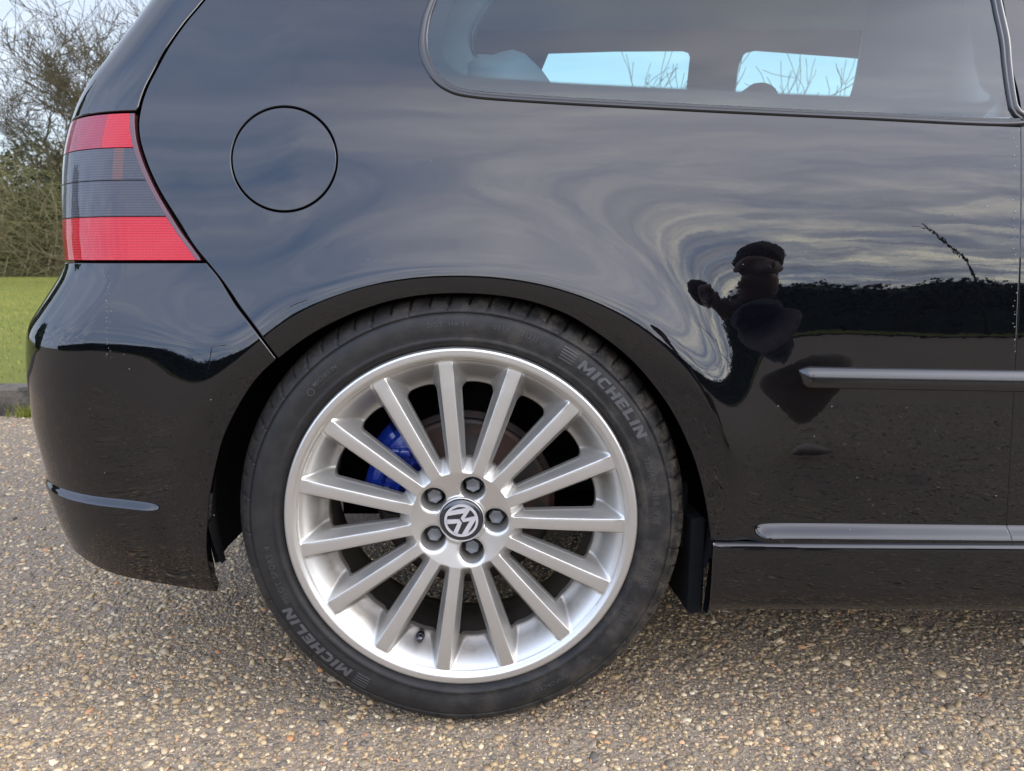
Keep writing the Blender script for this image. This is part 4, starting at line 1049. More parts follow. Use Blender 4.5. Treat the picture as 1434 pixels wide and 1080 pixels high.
    # waving mascot beside the name is left as plain raised stripes
arc_text('225/40 ZR18', 0.2700, 0.0085, R(13.5), spacing=1.1, lift=.0005)
arc_text('92Y', 0.2700, 0.0085, R(2), spacing=1.1, lift=.0005)
arc_text('MICHELIN', 0.2735, 0.0058, R(130.5), spacing=1.15, lift=.0005, fat=.01)
arc_text('Total Performance', 0.2665, 0.0032, R(130), spacing=1.1, lift=.0004)
arc_text('O', 0.2700, 0.0105, R(136.6), lift=.0005)
arc_text('DOT  HA 3V', 0.2765, 0.0060, R(92.5), spacing=1.2, lift=.0005)
arc_text('051X', 0.2765, 0.0060, R(78), spacing=1.2, lift=.0005)
arc_text('(2123)', 0.2765, 0.0066, R(70.5), spacing=1.1, lift=.0005)
arc_text('PILOT SPORT 4', 0.2700, 0.0078, R(196), spacing=1.2, lift=.0005)
arc_text('TUBELESS', 0.2650, 0.0060, R(330), spacing=1.3, lift=.0005)
arc_text('OUTSIDE', 0.2700, 0.0075, R(345), spacing=1.2, lift=.0005)
arc_text('RADIAL  REINFORCED', 0.2720, 0.0060, R(303), spacing=1.2, lift=.0005)
arc_text('MAX LOAD 630 KG  MAX PRESS 340 KPA', 0.2670, 0.0048, R(270), spacing=1.1, lift=.0004)

# brake disc, caliper, carrier
bk = empty('brake', (0, 0, -0.010), car)
V, Fc = lathe([(0.034, 0.055), (0.060, 0.056), (0.066, 0.062), (0.068, 0.082), (0.072, 0.086), (0.120, 0.086), (0.1275, 0.0865), (0.1280, 0.090), (0.1280, 0.096), (0.115, 0.097)], 96)
mesh_obj('brake_disc', [(a+WX, b, c+WZ) for a, b, c in V], Fc, DARKMETAL, bk)
V, Fc = lathe([(0.0001, 0.040), (0.040, 0.040), (0.046, 0.05), (0.052, 0.12), (0.05, 0.2)], 48)
mesh_obj('hub', [(a+WX, b, c+WZ) for a, b, c in V], Fc, LINER, bk)
V, Fc = lathe([(0.055, 0.105), (0.135, 0.107), (0.137, 0.112), (0.06, 0.118)], 64)
mesh_obj('splash_plate', [(a+WX, b, c+WZ) for a, b, c in V], Fc, DARKMETAL, bk)
def arc_block(r0, r1, a0, a1, y0, y1, n=14):
    V = []; Fc = []
    for i in range(n+1):
        a = a0+(a1-a0)*i/n
        for (r, y) in ((r0, y0+0.006), (r0+0.008, y0), ((r0+r1)/2, y0-0.004), (r1-0.010, y0+0.002), (r1, y0+0.014), (r1, y1), (r0, y1)):
            V.append((WX+r*math.cos(a), y, WZ+r*math.sin(a)))
    k = 7
    for i in range(n):
        for j in range(k): Fc.append((i*k+j, i*k+(j+1) % k, (i+1)*k+(j+1) % k, (i+1)*k+j))
    Fc.append(tuple(range(k-1, -1, -1))); Fc.append(tuple(n*k+j for j in range(k))); return V, Fc
cm = MB(); cm.add(*arc_block(0.082, 0.150, R(126), R(171), 0.058, 0.125)); cm.add(*arc_block(0.110, 0.162, R(132), R(152), 0.066, 0.12, 6)); cm.add(*arc_block(0.100, 0.125, R(172), R(180), 0.060, 0.11, 4))
cm.box((WX-0.088, 0.056, WZ+0.084), (0.034, 0.012, 0.016), 0, 0.004)
bevel(cm.build('caliper', CALIPER, bk), 0.0025, 2, 25)
rb_ = MB(); [rb_.add(*arc_block(r_, r_+0.007, R(134), R(168), 0.0535, 0.07, 8)) for r_ in (0.095, 0.122)]; o_ = rb_.build('caliper_rib', CALIPER, bk); o_['kind'] = 'stuff'
for x_, z_ in ((-0.070, 0.105), (-0.112, 0.028)): cb_ = MB(); cb_.tube([(WX+x_, 0.046, WZ+z_), (WX+x_, 0.075, WZ+z_)], 0.008, 6); cb_.build('caliper_bolt', BOLT, bk)
cb_ = MB(); cb_.add(*arc_block(0.080, 0.120, R(172.5), R(186), 0.066, 0.12, 4)); cb_.build('caliper_bracket', LINER, bk)

#SECTION_GROUND
# ------------------------------------------------------------------ ground
def ground_mat():
    m = bpy.data.materials.new('gravel_bound_surface'); m.use_nodes = True; t = NT(m.node_tree); b = m.node_tree.nodes['Principled BSDF']
    co = t.n('ShaderNodeTexCoord'); b.inputs['Roughness'].default_value = 0.9; b.inputs['Specular IOR Level'].default_value = 0.25
    v = t.n('ShaderNodeTexVoronoi', i_Scale=150.0); t.l(co.outputs['Object'], v.inputs['Vector'])
    s = t.n('ShaderNodeSeparateColor'); t.l(v.outputs['Color'], s.inputs[0])
    stone = t.ramp(s.outputs[0], [(0.0, (0.121, 0.095, 0.073)), (0.3, (0.227, 0.170, 0.122)), (0.5, (0.318, 0.239, 0.165)), (0.7, (0.272, 0.212, 0.171)), (0.85, (0.409, 0.300, 0.196)), (0.95, (0.544, 0.437, 0.318)), (1.0, (0.333, 0.150, 0.073))])
    n = t.n('ShaderNodeTexNoise', i_Scale=600.0, i_Detail=3.0); t.l(co.outputs['Object'], n.inputs['Vector'])
    n2 = t.n('ShaderNodeTexNoise', i_Scale=2.2, i_Detail=6.0, i_Roughness=0.65); t.l(co.outputs['Object'], n2.inputs['Vector'])
    grit = t.mix(n.outputs[0], (0.19, 0.152, 0.11), (0.41, 0.335, 0.245))
    edge = t.maprange(v.outputs['Distance'], 0.35, 0.75, 1.0, 0.0)
    bare = t.maprange(n2.outputs[0], 0.45, 0.62, 0.95, 0.35)
    c = t.mix(t.math('MULTIPLY', edge, bare), grit, stone)
    c = t.mix(t.maprange(n2.outputs[0], 0.35, 0.65, 0, 0.55), c, (0.215, 0.172, 0.125)); ns = t.n('ShaderNodeTexNoise', i_Scale=3.1, i_Detail=7.0, i_Roughness=0.7); t.l(co.outputs['Object'], ns.inputs['Vector']); c = t.mix(t.maprange(ns.outputs[0], 0.60, 0.70, 0.0, 0.5), c, (0.075, 0.066, 0.058)); t.l(c, b.inputs['Base Color'])
    bp = t.n('ShaderNodeBump'); bp.inputs['Strength'].default_value = 0.8; bp.inputs['Distance'].default_value = 0.003
    hh = t.math('ADD', t.math('MULTIPLY', edge, 0.7), t.math('MULTIPLY', n.outputs[0], 0.5)); t.l(hh, bp.inputs['Height']); t.l(bp.outputs[0], b.inputs['Normal'])
    return m
GROUND = ground_mat()
def sheet(name, x0, x1, y0, y1, z, m, nx=1, ny=1):
    V = [(x0+(x1-x0)*i/nx, y0+(y1-y0)*j/ny, z) for i in range(nx+1) for j in range(ny+1)]
    Fc = [(i*(ny+1)+j, (i+1)*(ny+1)+j, (i+1)*(ny+1)+j+1, i*(ny+1)+j+1) for i in range(nx) for j in range(ny)]
    o = mesh_obj(name, V, Fc, m); o['kind'] = 'structure'; return o
sheet('ground', -500, 500, -500, 500, 0.0, GROUND)
def stone_mat():
    m = bpy.data.materials.new('pebbles'); m.use_nodes = True; t = NT(m.node_tree); b = m.node_tree.nodes['Principled BSDF']
    at_ = t.n('ShaderNodeAttribute', attribute_name='tone'); co = t.n('ShaderNodeTexCoord')
    c = t.ramp(at_.outputs['Fac'], [(0.0, (0.119, 0.106, 0.087)), (0.05, (0.193, 0.159, 0.113)), (0.18, (0.251, 0.193, 0.119)), (0.40, (0.355, 0.252, 0.139)), (0.54, (0.458, 0.311, 0.149)), (0.66, (0.532, 0.398, 0.217)), (0.75, (0.325, 0.252, 0.181)), (0.84, (0.591, 0.451, 0.247)), (0.92, (0.710, 0.570, 0.349)), (0.955, (0.503, 0.218, 0.077)), (1.0, (0.850, 0.716, 0.473))])
    n = t.n('ShaderNodeTexNoise', i_Scale=300.0, i_Detail=4.0); t.l(co.outputs['Object'], n.inputs['Vector'])
    c2 = t.mix(t.maprange(n.outputs[0], 0.42, 0.75, 0.0, 0.35), c, (0.20, 0.15, 0.10)); ns = t.n('ShaderNodeTexNoise', i_Scale=3.1, i_Detail=7.0, i_Roughness=0.7); t.l(co.outputs['Object'], ns.inputs['Vector']); c2 = t.mix(t.maprange(ns.outputs[0], 0.60, 0.70, 0.0, 0.5), c2, (0.09, 0.08, 0.072)); c2 = t.mix(t.maprange(ns.outputs[0], 0.46, 0.34, 0.0, 0.35), c2, (0.30, 0.27, 0.235)); t.l(c2, b.inputs['Base Color'])
    b.inputs['Roughness'].default_value = 0.48; b.inputs['Specular IOR Level'].default_value = 0.5
    bp = t.n('ShaderNodeBump'); bp.inputs['Strength'].default_value = 0.4; bp.inputs['Distance'].default_value = 0.0008; t.l(n.outputs[0], bp.inputs['Height']); t.l(bp.outputs[0], b.inputs['Normal'])
    return m
STONE = stone_mat()
def ico(sub):
    g = (1+5**.5)/2; V = [(-1, g, 0), (1, g, 0), (-1, -g, 0), (1, -g, 0), (0, -1, g), (0, 1, g), (0, -1, -g), (0, 1, -g), (g, 0, -1), (g, 0, 1), (-g, 0, -1), (-g, 0, 1)]
    Fc = [(0, 11, 5), (0, 5, 1), (0, 1, 7), (0, 7, 10), (0, 10, 11), (1, 5, 9), (5, 11, 4), (11, 10, 2), (10, 7, 6), (7, 1, 8), (3, 9, 4), (3, 4, 2), (3, 2, 6), (3, 6, 8), (3, 8, 9), (4, 9, 5), (2, 4, 11), (6, 2, 10), (8, 6, 7), (9, 8, 1)]
    V = [np.array(v)/np.linalg.norm(v) for v in V]
    for _ in range(sub):
        mid = {}; nf = []
        def mp_(a, b):
            k = (min(a, b), max(a, b))
            if k not in mid: p = V[a]+V[b]; V.append(p/np.linalg.norm(p)); mid[k] = len(V)-1
            return mid[k]
        for a, b, c in Fc: x, y, z = mp_(a, b), mp_(b, c), mp_(c, a); nf += [(a, x, z), (b, y, x), (c, z, y), (x, y, z)]
        Fc = nf
    return np.array(V), np.array(Fc)
def stones(name, X, Y, size, sub, z0=0.0):
    bv_, bf_ = ico(sub); n = len(X); k = len(bv_)
    P = np.repeat(bv_[None], n, 0)*(1+rng.normal(0, 0.16 if sub else 0.22, (n, k, 1)))
    sc = size[:, None]*rng.uniform(0.65, 1.35, (n, 3))*np.array([1, 1, 0.52]); P = P*sc[:, None, :]
    a = rng.uniform(0, 2*np.pi, n); tl = rng.normal(0, 0.35, n); ct, st_ = np.cos(tl)[:, None], np.sin(tl)[:, None]
    x, y, z = P[..., 0], P[..., 1], P[..., 2]; x, z = x*ct-z*st_, x*st_+z*ct
    ca, sa = np.cos(a)[:, None], np.sin(a)[:, None]; x, y = x*ca-y*sa, x*sa+y*ca
    zoff = rng.uniform(-0.35, 0.18, n)*size+z0
    V = np.stack([x+X[:, None], y+Y[:, None], z+zoff[:, None]], -1).reshape(-1, 3)
    Fq = (bf_[None]+(np.arange(n)*k)[:, None, None]).reshape(-1, 3)
    o = mesh_obj(name, V, Fq, STONE); at_ = o.data.attributes.new('tone', 'FLOAT', 'POINT'); at_.data.foreach_set('value', np.repeat(rng.uniform(0, 1, n), k).astype(np.float32))
    return o
def scatter(n, x0, x1, y0, y1): return rng.uniform(x0, x1, n), rng.uniform(y0, y1, n)
def dens_noise(X, Y):
    v = np.zeros_like(X)
    for fx_, fy_, p, a in ((3.1, 2.2, .3, 1), (7.3, 5.1, 1.9, .7), (13.7, 17.3, 4.0, .5), (29, 23, 2.2, .35)): v += a*np.sin(X*fx_+p+1.3*np.sin(Y*fy_))*np.sin(Y*fy_*1.1+p*2+np.sin(X*fx_*.8))
    return v
X, Y = scatter(38000, -1.0, 1.0, -0.20, 0.75); k = rng.uniform(0, 1, len(X)) < np.clip(0.74+0.38*dens_noise(X, Y), 0.16, 1); X, Y = X[k], Y[k]
o1 = stones('pebble_gravel', X, Y, np.clip(rng.lognormal(math.log(0.0030), 0.36, len(X)), 0.0016, 0.0075), 0)
tag(o1, 'small tan, cream and grey pebbles bound in the drive around the wheel', 'gravel', kind='stuff')
X, Y = scatter(3400, -0.95, 0.95, -0.20, 0.55)
o2 = stones('loose_pebbles', X, Y, np.clip(rng.lognormal(math.log(0.0039), 0.28, len(X)), 0.0028, 0.009), 1, 0.0004)
tag(o2, 'larger rounded pebbles lying on top of the gravel drive', 'pebbles', kind='stuff')
X, Y = scatter(30000, -3.4, -0.6, 0.2, 2.12); o3 = stones('gravel_behind_car', X, Y, np.clip(rng.lognormal(math.log(0.0042), 0.3, len(X)), 0.002, 0.009), 0)
tag(o3, 'pinkish gravel between the back of the car and the kerb', 'gravel', kind='stuff')
X, Y = scatter(34000, -2.6, 2.4, -2.6, -0.2); o4 = stones('gravel_in_front', X, Y, np.clip(rng.lognormal(math.log(0.0042), 0.3, len(X)), 0.002, 0.009), 0)
tag(o4, 'gravel on the photographer\'s side of the car, mirrored in the paint', 'gravel', kind='stuff')
# worn-in grit: tiny crumbs
X, Y = scatter(36000, -0.95, 0.95, -0.16, 0.5); o5 = stones('grit', X, Y, rng.uniform(0.0009, 0.0018, len(X)), 0, 0.0002)
tag(o5, 'fine grit and crumbs between the pebbles of the drive', 'grit', kind='stuff')

# kerb and lawn
KY = float(at(20, 580, 0)[1])
d = raydir(20, 580); kk = -CAMZ/d[2]; KY = CAMY+d[1]*kk
CONC = mat('kerb_concrete', (0.115, 0.095, 0.072), 0.9, bump=(60, 1.0, .01), var=(14, (0.05, 0.043, 0.033), .4, .65))
kerb = empty('kerb', (0, KY, 0)); tag(kerb, 'low weathered concrete kerb between the gravel and the lawn', 'kerb')
kme = None
for i in range(-9, 13):
    if kme is None:
        b_ = MB(); b_.box((0, 0.065, 0.035), (0.905, 0.13, 0.19), 0, 0.012); ko = b_.build('kerb_stone', CONC, kerb); kme = ko.data
    else:
        ko = bpy.data.objects.new('kerb_stone', kme); COL.objects.link(ko); ko.parent = kerb
    ko.location = (i*0.915-0.5, random.uniform(-.006, .006), random.uniform(-.006, .004)); ko.rotation_euler = (random.uniform(-.02, .02), 0, random.uniform(-.006, .006))
GRASSG = mat('lawn_soil', (0.15, 0.17, 0.018), 0.95, var=(0.8, (0.21, 0.20, 0.03), .35, .7), bump=(120, 1, .02))
sheet('lawn', -300, 300, KY+0.12, 300, 0.105, GRASSG)
def grass_mat():
    m = bpy.data.materials.new('grass_blades'); m.use_nodes = True; t = NT(m.node_tree); b = m.node_tree.nodes['Principled BSDF']
    a = t.n('ShaderNodeAttribute', attribute_name='tone'); c = t.ramp(a.outputs['Fac'], [(0, (0.12, 0.15, 0.03)), (0.5, (0.20, 0.215, 0.02)), (0.8, (0.29, 0.28, 0.05)), (1, (0.34, 0.30, 0.10))]); t.l(c, b.inputs['Base Color'])
    b.inputs['Roughness'].default_value = 0.6; return m
GRASS = grass_mat()
def blades(name, X, Y, z0, h, wd_=0.006):
    n = len(X); a = rng.uniform(0, 2*np.pi, n); ln = rng.normal(0, .5, n)*h; b2 = rng.uniform(0, 2*np.pi, n)
    dx, dy = np.cos(a)*wd_/2, np.sin(a)*wd_/2
    A = np.stack([X-dx, Y-dy, np.full(n, z0)], -1); B = np.stack([X+dx, Y+dy, np.full(n, z0)], -1); C = np.stack([X+ln*np.cos(b2), Y+ln*np.sin(b2), z0+h], -1)
    V = np.stack([A, B, C], 1).reshape(-1, 3); o = mesh_obj(name, V, np.arange(3*n).reshape(-1, 3), GRASS)
    at_ = o.data.attributes.new('tone', 'FLOAT', 'POINT'); at_.data.foreach_set('value', np.repeat(np.clip(rng.normal(.45, .22, n), 0, 1), 3).astype(np.float32)); return o
Yg = KY+0.13+rng.power(1.6, 90000)*17; dd = Yg-CAMY; Xg = -dd*rng.uniform(0.36, 0.98, len(Yg))
g1 = blades('grass', Xg, Yg, 0.10, rng.uniform(0.012, 0.035, len(Xg)), 0.008*(1+0*dd[0]))
tag(g1, 'mown green lawn grass running back to the hedge', 'grass', kind='stuff')
tx = at(45, 575, KY-0.02); Xg = tx[0]+rng.normal(0, .05, 260); Yg = KY-0.02+rng.normal(0, .012, 260)
tag(blades('grass_tuft', Xg, Yg, 0.0, rng.uniform(0.02, 0.075, 260), 0.004), 'small tuft of green grass growing against the foot of the kerb', 'grass tuft', kind='stuff')

# ------------------------------------------------------------------ trees and hedges
BARK = mat('bark_olive', (0.040, 0.035, 0.016), 0.9, var=(6, (0.075, 0.055, 0.024), .35, .7))
BARK2 = mat('hedge_twigs', (0.20, 0.165, 0.085), 0.9, var=(1.2, (0.14, 0.15, 0.05), .35, .7))
LEAF = mat('dark_leaves', (0.03, 0.05, 0.016), 0.6, var=(0.7, (0.055, 0.06, 0.025), .35, .7))
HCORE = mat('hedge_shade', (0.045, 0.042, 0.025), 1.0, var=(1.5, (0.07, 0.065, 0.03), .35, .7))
def tubes_np(segs, n=3):
    S = np.array(segs, float); A, B, ra, rb = S[:, 0:3], S[:, 3:6], S[:, 6], S[:, 7]
    t = B-A; t /= np.linalg.norm(t, axis=1, keepdims=True)+1e-9; u = np.cross(t, [0.31, 0.2, 0.93]); u /= np.linalg.norm(u, axis=1, keepdims=True)+1e-9; w_ = np.cross(t, u)
    rings = []
    for P, r in ((A, ra), (B, rb)):
        for k in range(n): c, s_ = math.cos(2*math.pi*k/n), math.sin(2*math.pi*k/n); rings.append(P+(u*c+w_*s_)*r[:, None])
    V = np.stack(rings, 1).reshape(-1, 3); b = (np.arange(len(S))*2*n)[:, None]
    q = np.concatenate([np.stack([b[:, 0]+k, b[:, 0]+(k+1) % n, b[:, 0]+n+(k+1) % n, b[:, 0]+n+k], -1) for k in range(n)])
    return V, q
def tree(x, y, h, label, seed, levels=7, spread=0.55, r0=None, z0=0.1, leaves=0, maxseg=9000, name='bare_tree', twig=0.007):
    rd = random.Random(seed); segs = []; trunk = MB(); root = empty(name, (x, y, z0)); tag(root, label, 'tree')
    r0 = r0 or h*0.022
    def grow(p, d, L, r, lv):
        if len(segs) > maxseg: return
        k = 3; q = p
        for i in range(k):
            d2 = (d+Vector((rd.gauss(0, .14), rd.gauss(0, .14), rd.gauss(0, .08)+0.05))).normalized(); e = q+d2*L/k; rr_ = max(r*(1-0.16*(i+1)), twig*0.5)
            if lv == 0: trunk.tube([q, e], [r*(1-.16*i), rr_], 9, False)
            else: segs.append((*q, *e, max(r*(1-.16*i), twig*0.5), rr_))
            q = e; d = d2
            if lv > 0 and lv < levels-1 and rd.random() < 0.75:
                ax_ = Vector((rd.gauss(0, 1), rd.gauss(0, 1), rd.gauss(0, .6))).normalized(); dd_ = (d+ax_*0.9*spread*1.6).normalized(); todo.append((q.copy(), dd_, L*rd.uniform(.45, .75), rr_*0.55, lv+1))
        if lv < levels-1:
            for _ in range(2 if lv else 4):
                ax_ = Vector((rd.gauss(0, 1), rd.gauss(0, 1), rd.gauss(0, .5))).normalized(); dd_ = (d+ax_*spread).normalized(); todo.append((q.copy(), dd_, L*rd.uniform(.65, .9), rr_*0.66, lv+1))
    todo = [(Vector((0, 0, 0)), Vector((0, 0, 1)), h*0.22, r0, 0)]
    while todo:
        a = todo.pop(0); grow(*a)
    trunk.build('trunk', BARK, root, smooth=True); V, q = tubes_np(segs); mesh_obj('crown', V, q, BARK, root, smooth=False)
    return root, segs
HY = 20.5
d0 = raydir(60, 120)
def xat(px, Y, py=200): d = raydir(px, py); return d[0]*(Y-CAMY)/d[1]
tree(xat(150, 12.5), 12.5, 8.2, 'bare many-branched tree rising above the back corner of the car', 3, 9, 0.72, 0.17, maxseg=30000, twig=0.008)
tree(xat(118, 15.5), 15.5, 7.8, 'bare tree with fine twigs at the left edge of the picture', 11, 9, 0.66, 0.14, maxseg=20000, twig=0.010)
tree(xat(905, 16), 16.0, 7.2, 'thin bare tree seen through the side windows left of the door pillar', 21, 6, 0.5, 0.12, maxseg=1500, twig=0.016)
tree(xat(1060, 15), 15.0, 6.9, 'thin bare tree seen through the far door window', 25, 6, 0.5, 0.12, maxseg=1500, twig=0.016)
tree(xat(1160, 17), 17.0, 7.2, 'bare tree with curved twigs at the right of the far door window', 29, 6, 0.6, 0.12, maxseg=1500, twig=0.016)
def hedge(name, x0, x1, y, depth, h, n, label, z0=0.1, curve=True, mt=BARK2, thick=0.012):
    segs = []
    X = rng.uniform(x0, x1, n); Yh = y+rng.uniform(0, depth, n); H = h*rng.uniform(0.25, 1.08, n)*(1+0.10*np.sin(X*1.7)+0.06*np.sin(X*4.1))
    for i in range(n):
        p = np.array([X[i], Yh[i], z0+(rng.uniform(0, 0.7)*H[i] if rng.random() < .75 else 0)]); d = np.array([rng.normal(0, .55), rng.normal(0, .4), rng.uniform(.1, 1)]); L = H[i]*rng.uniform(.12, .30)
        for k in range(4):
            d = d+rng.normal(0, .38, 3); d[2] -= .12*k; d /= np.linalg.norm(d); q = p+d*L*0.8
            if q[2] > z0+h*1.12: break
            segs.append((*p, *q, thick*(1-.2*k), thick*(.8-.2*k))); p = q
    root = empty(name, ((x0+x1)/2, y, z0)); tag(root, label, 'hedge')
    V, q = tubes_np(segs); V = V-np.array([(x0+x1)/2, y, z0]); mesh_obj('twigs', V, q, mt, root, smooth=False)
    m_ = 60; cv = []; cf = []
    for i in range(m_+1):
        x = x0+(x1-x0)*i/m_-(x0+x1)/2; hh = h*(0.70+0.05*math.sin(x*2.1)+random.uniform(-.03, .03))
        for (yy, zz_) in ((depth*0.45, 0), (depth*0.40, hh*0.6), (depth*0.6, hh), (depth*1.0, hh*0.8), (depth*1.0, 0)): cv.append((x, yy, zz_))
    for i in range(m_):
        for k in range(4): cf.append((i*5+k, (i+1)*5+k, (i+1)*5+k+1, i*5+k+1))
    mesh_obj('hedge_filler', cv, cf, HCORE, root)  # solid dark filler behind the twigs, added to block light
    return root
hedge('hedge', -26, -9, HY, 1.8, 4.0, 17000, 'tall tangled leafless hedge along the back of the lawn')
hedge('hedge', -9, 24, HY, 1.8, 3.0, 3500, 'leafless hedge continuing behind the car')
# evergreen mass low in the hedge under the tree
def foliage(name, cx, cy, rx, ry, h, n, label, cat, z0=0.0, size=0.09, seed=1, mt=LEAF):
    rd = np.random.default_rng(seed); u = rd.normal(0, 1, (n, 3)); u /= np.linalg.norm(u, axis=1, keepdims=True); rr_ = rd.uniform(0.55, 1.0, n)**0.5
    lump = 1+0.22*np.sin(u[:, 0]*5+seed)*np.sin(u[:, 2]*6+u[:, 1]*4); P = u*(rr_*lump)[:, None]*np.array([rx, ry, h/2])+np.array([0, 0, h/2]); P[:, 2] = np.abs(P[:, 2])
    a = rd.normal(0, 1, (n, 3)); a /= np.linalg.norm(a, axis=1, keepdims=True); b = np.cross(a, rd.normal(0, 1, (n, 3))); b /= np.linalg.norm(b, axis=1, keepdims=True)+1e-9
    s_ = (size*rd.uniform(.5, 1.4, n))[:, None]; V = np.stack([P-a*s_, P+b*s_*.6, P+a*s_, P-b*s_*.6], 1).reshape(-1, 3)
    root = empty(name, (cx, cy, z0)); tag(root, label, cat); mesh_obj('crown', V, np.arange(4*n).reshape(-1, 4), mt, root, smooth=False)
    t_ = MB(); t_.tube([(0, 0, 0), (0.05, 0, h*0.35), (0, 0.05, h*0.7)], [h*.03, h*.02, h*.01], 8); t_.build('trunk', BARK, root, smooth=True); return root
foliage('evergreen_shrub', xat(30, 21.5), 21.8, 2.6, 0.8, 4.0, 7000, 'dark evergreen shrub standing up in the hedge under the bare trees', 'shrub', 0.1, 0.08, 4)

#SECTION_BEHIND
# ------------------------------------------------------------------ what stands behind the camera, seen in the paint
sheet('verge', -300, 300, -300, -13.5, 0.05, GRASSG)
LEAF2 = mat('evergreen_leaves', (0.026, 0.046, 0.016), 0.7, var=(0.5, (0.03, 0.04, 0.018), .35, .7))
def treeline():
    n = 52000; X = rng.uniform(-45, 60, n); top = 2.3+0.10*np.sin(X*.5)+.08*np.sin(X*1.7+1)+.07*np.sin(X*4.3)+0.08*np.sin(X*9.1)
    Z = top*rng.uniform(0, 1, n)**0.6; Yt = -16.5-rng.uniform(0, 1.5, n)*(1-Z/top*0.5); P = np.stack([X, Yt, Z], -1)
    a = rng.normal(0, 1, (n, 3)); a /= np.linalg.norm(a, axis=1, keepdims=True); b = np.cross(a, rng.normal(0, 1, (n, 3))); b /= np.linalg.norm(b, axis=1, keepdims=True)+1e-9
    s_ = rng.uniform(.04, .11, n)[:, None]; V = np.stack([P-a*s_, P+b*s_*.7, P+a*s_, P-b*s_*.7], 1).reshape(-1, 3)
    root = empty('evergreen_hedge', (0, 0, 0)); tag(root, 'long dark evergreen hedge across the drive, mirrored in the side of the car', 'hedge'); mesh_obj('foliage', V, np.arange(4*n).reshape(-1, 4), LEAF2, root, smooth=False)
    m_ = 210; cv = []; cf = []
    for i in range(m_+1):
        x = -45+0.5*i; hh = 2.22+0.10*math.sin(x*.5)+.08*math.sin(x*1.7+1)
        for (yy, zz_) in ((-16.7, 0), (-16.8, hh*.8), (-17.3, hh), (-18, 0)): cv.append((x, yy, zz_))
    for i in range(m_):
        for k in range(3): cf.append((i*4+k, (i+1)*4+k, (i+1)*4+k+1, i*4+k+1))
    mesh_obj('hedge_filler', cv, cf, LEAF2, root)
treeline()
GALV = mat('galvanised_steel', (0.18, 0.18, 0.18), 0.5, 0.5)
def lamp_post(x, y, h, label, arm=1):
    r_ = empty('street_lamp', (x, y, 0)); tag(r_, label, 'street lamp'); p = MB(); p.tube([(0, 0, 0), (0, 0, h*.3), (0, 0, h)], [.09, .07, .05], 12); p.tube([(0, 0, h), (arm*.5, 0, h+.12), (arm*1.1, 0, h+.16)], [.04, .035, .03], 8); p.build('pole', GALV, r_, smooth=True)
    q = MB(); q.box((arm*1.3, 0, h+.16), (.7, .26, .11), 0, .03); q.build('lamp_head', GALV, r_)
sp_root = empty('leaning_sapling', (9.6, -14.5, 0)); tag(sp_root, 'slender bare leaning sapling before the evergreen hedge, mirrored right of the photographer', 'tree')
q_ = MB(); q_.tube([(0.9, 0, 0), (0.55, 0, 1.6), (0.30, 0, 2.9), (-0.25, 0, 3.9), (-0.6, 0, 4.5)], [.05, .045, .04, .035, .02], 8); q_.build('trunk', BARK, sp_root, smooth=True)
q_ = MB(); q_.tube([(-0.25, 0, 3.9), (-0.5, 0.1, 4.2), (-0.95, .1, 4.35)], [.02, .018, .012], 6); q_.build('branch', BARK, sp_root, smooth=True)
lamp_post(-9.0, -14.0, 4.6, 'street lamp beyond the drive on the left')
foliage('conifer', -13.0, 9.0, 1.5, 1.5, 7.4, 12000, 'tall narrow conifer off to the left, mirrored in the tail lamp', 'tree', 0.0, 0.12, 9, LEAF2)
foliage('conifer', -17, 3.0, 2.4, 2.0, 5.0, 9000, 'broad dark conifer at the left end of the drive', 'tree', 0.0, 0.14, 12, LEAF2)

# ------------------------------------------------------------------ the photographer, crouching to the right and holding the phone out
SKIN = mat('skin', (0.24, 0.145, 0.105), 0.5); JACKET = mat('dark_jacket', (0.030, 0.030, 0.042), 0.85, bump=(40, .5, .01)); SLEEVE = mat('plum_sleeve', (0.045, 0.032, 0.042), 0.8, bump=(40, .5, .01))
TROUS = mat('khaki_trousers', (0.34, 0.28, 0.21), 0.9, bump=(30, .5, .01)); SHOE = mat('shoe_leather', (0.20, 0.15, 0.10), 0.5); HAIR = mat('brown_hair', (0.05, 0.032, 0.022), 0.8, bump=(200, .8, .004))
PHONE = mat('phone_black', (0.01, 0.01, 0.012), 0.2, coat=1.0); LENSG = mat('phone_lens', (0.02, 0.02, 0.03), 0.05, coat=1.0)
person = empty('person', (0.72, -1.55, 0)); tag(person, 'crouching photographer in dark jacket and khaki trousers, holding out a phone, mirrored in the flank', 'person')
PO = Vector((0.72, -1.55, 0))
def skin_mesh(name, chains, m, root=0, sub=2):
    """chains: list of lists of (x, y, z, r); chains after the first may start with the index of an earlier vertex"""
    V = []; E = []; Rr = []
    for ch in chains:
        prev = None
        for q in ch:
            if isinstance(q, int): prev = q; continue
            k_ = min(1, max(0, (q[0]-0.17)/0.33)); V.append((q[0]+0.21*k_-PO.x, q[1]-0.05*k_-PO.y, q[2]-0.155*k_)); Rr.append(q[3]*0.92 if not isinstance(q[3], tuple) else (q[3][0]*.92, q[3][1]*.92)); i = len(V)-1
            if prev is not None: E.append((prev, i))
            prev = i
    me = bpy.data.meshes.new(name); me.from_pydata(V, E, []); o = bpy.data.objects.new(name, me); COL.objects.link(o); o.parent = person
    md = o.modifiers.new('skin', 'SKIN'); md.use_smooth_shade = True
    for i, r in enumerate(Rr): me.skin_vertices[0].data[i].radius = (r, r) if not isinstance(r, tuple) else r
    me.skin_vertices[0].data[root].use_root = True
    ss = o.modifiers.new('sub', 'SUBSURF'); ss.levels = sub; ss.render_levels = sub; me.materials.append(m); return o
HIP = (0.76, -1.72, 0.36)
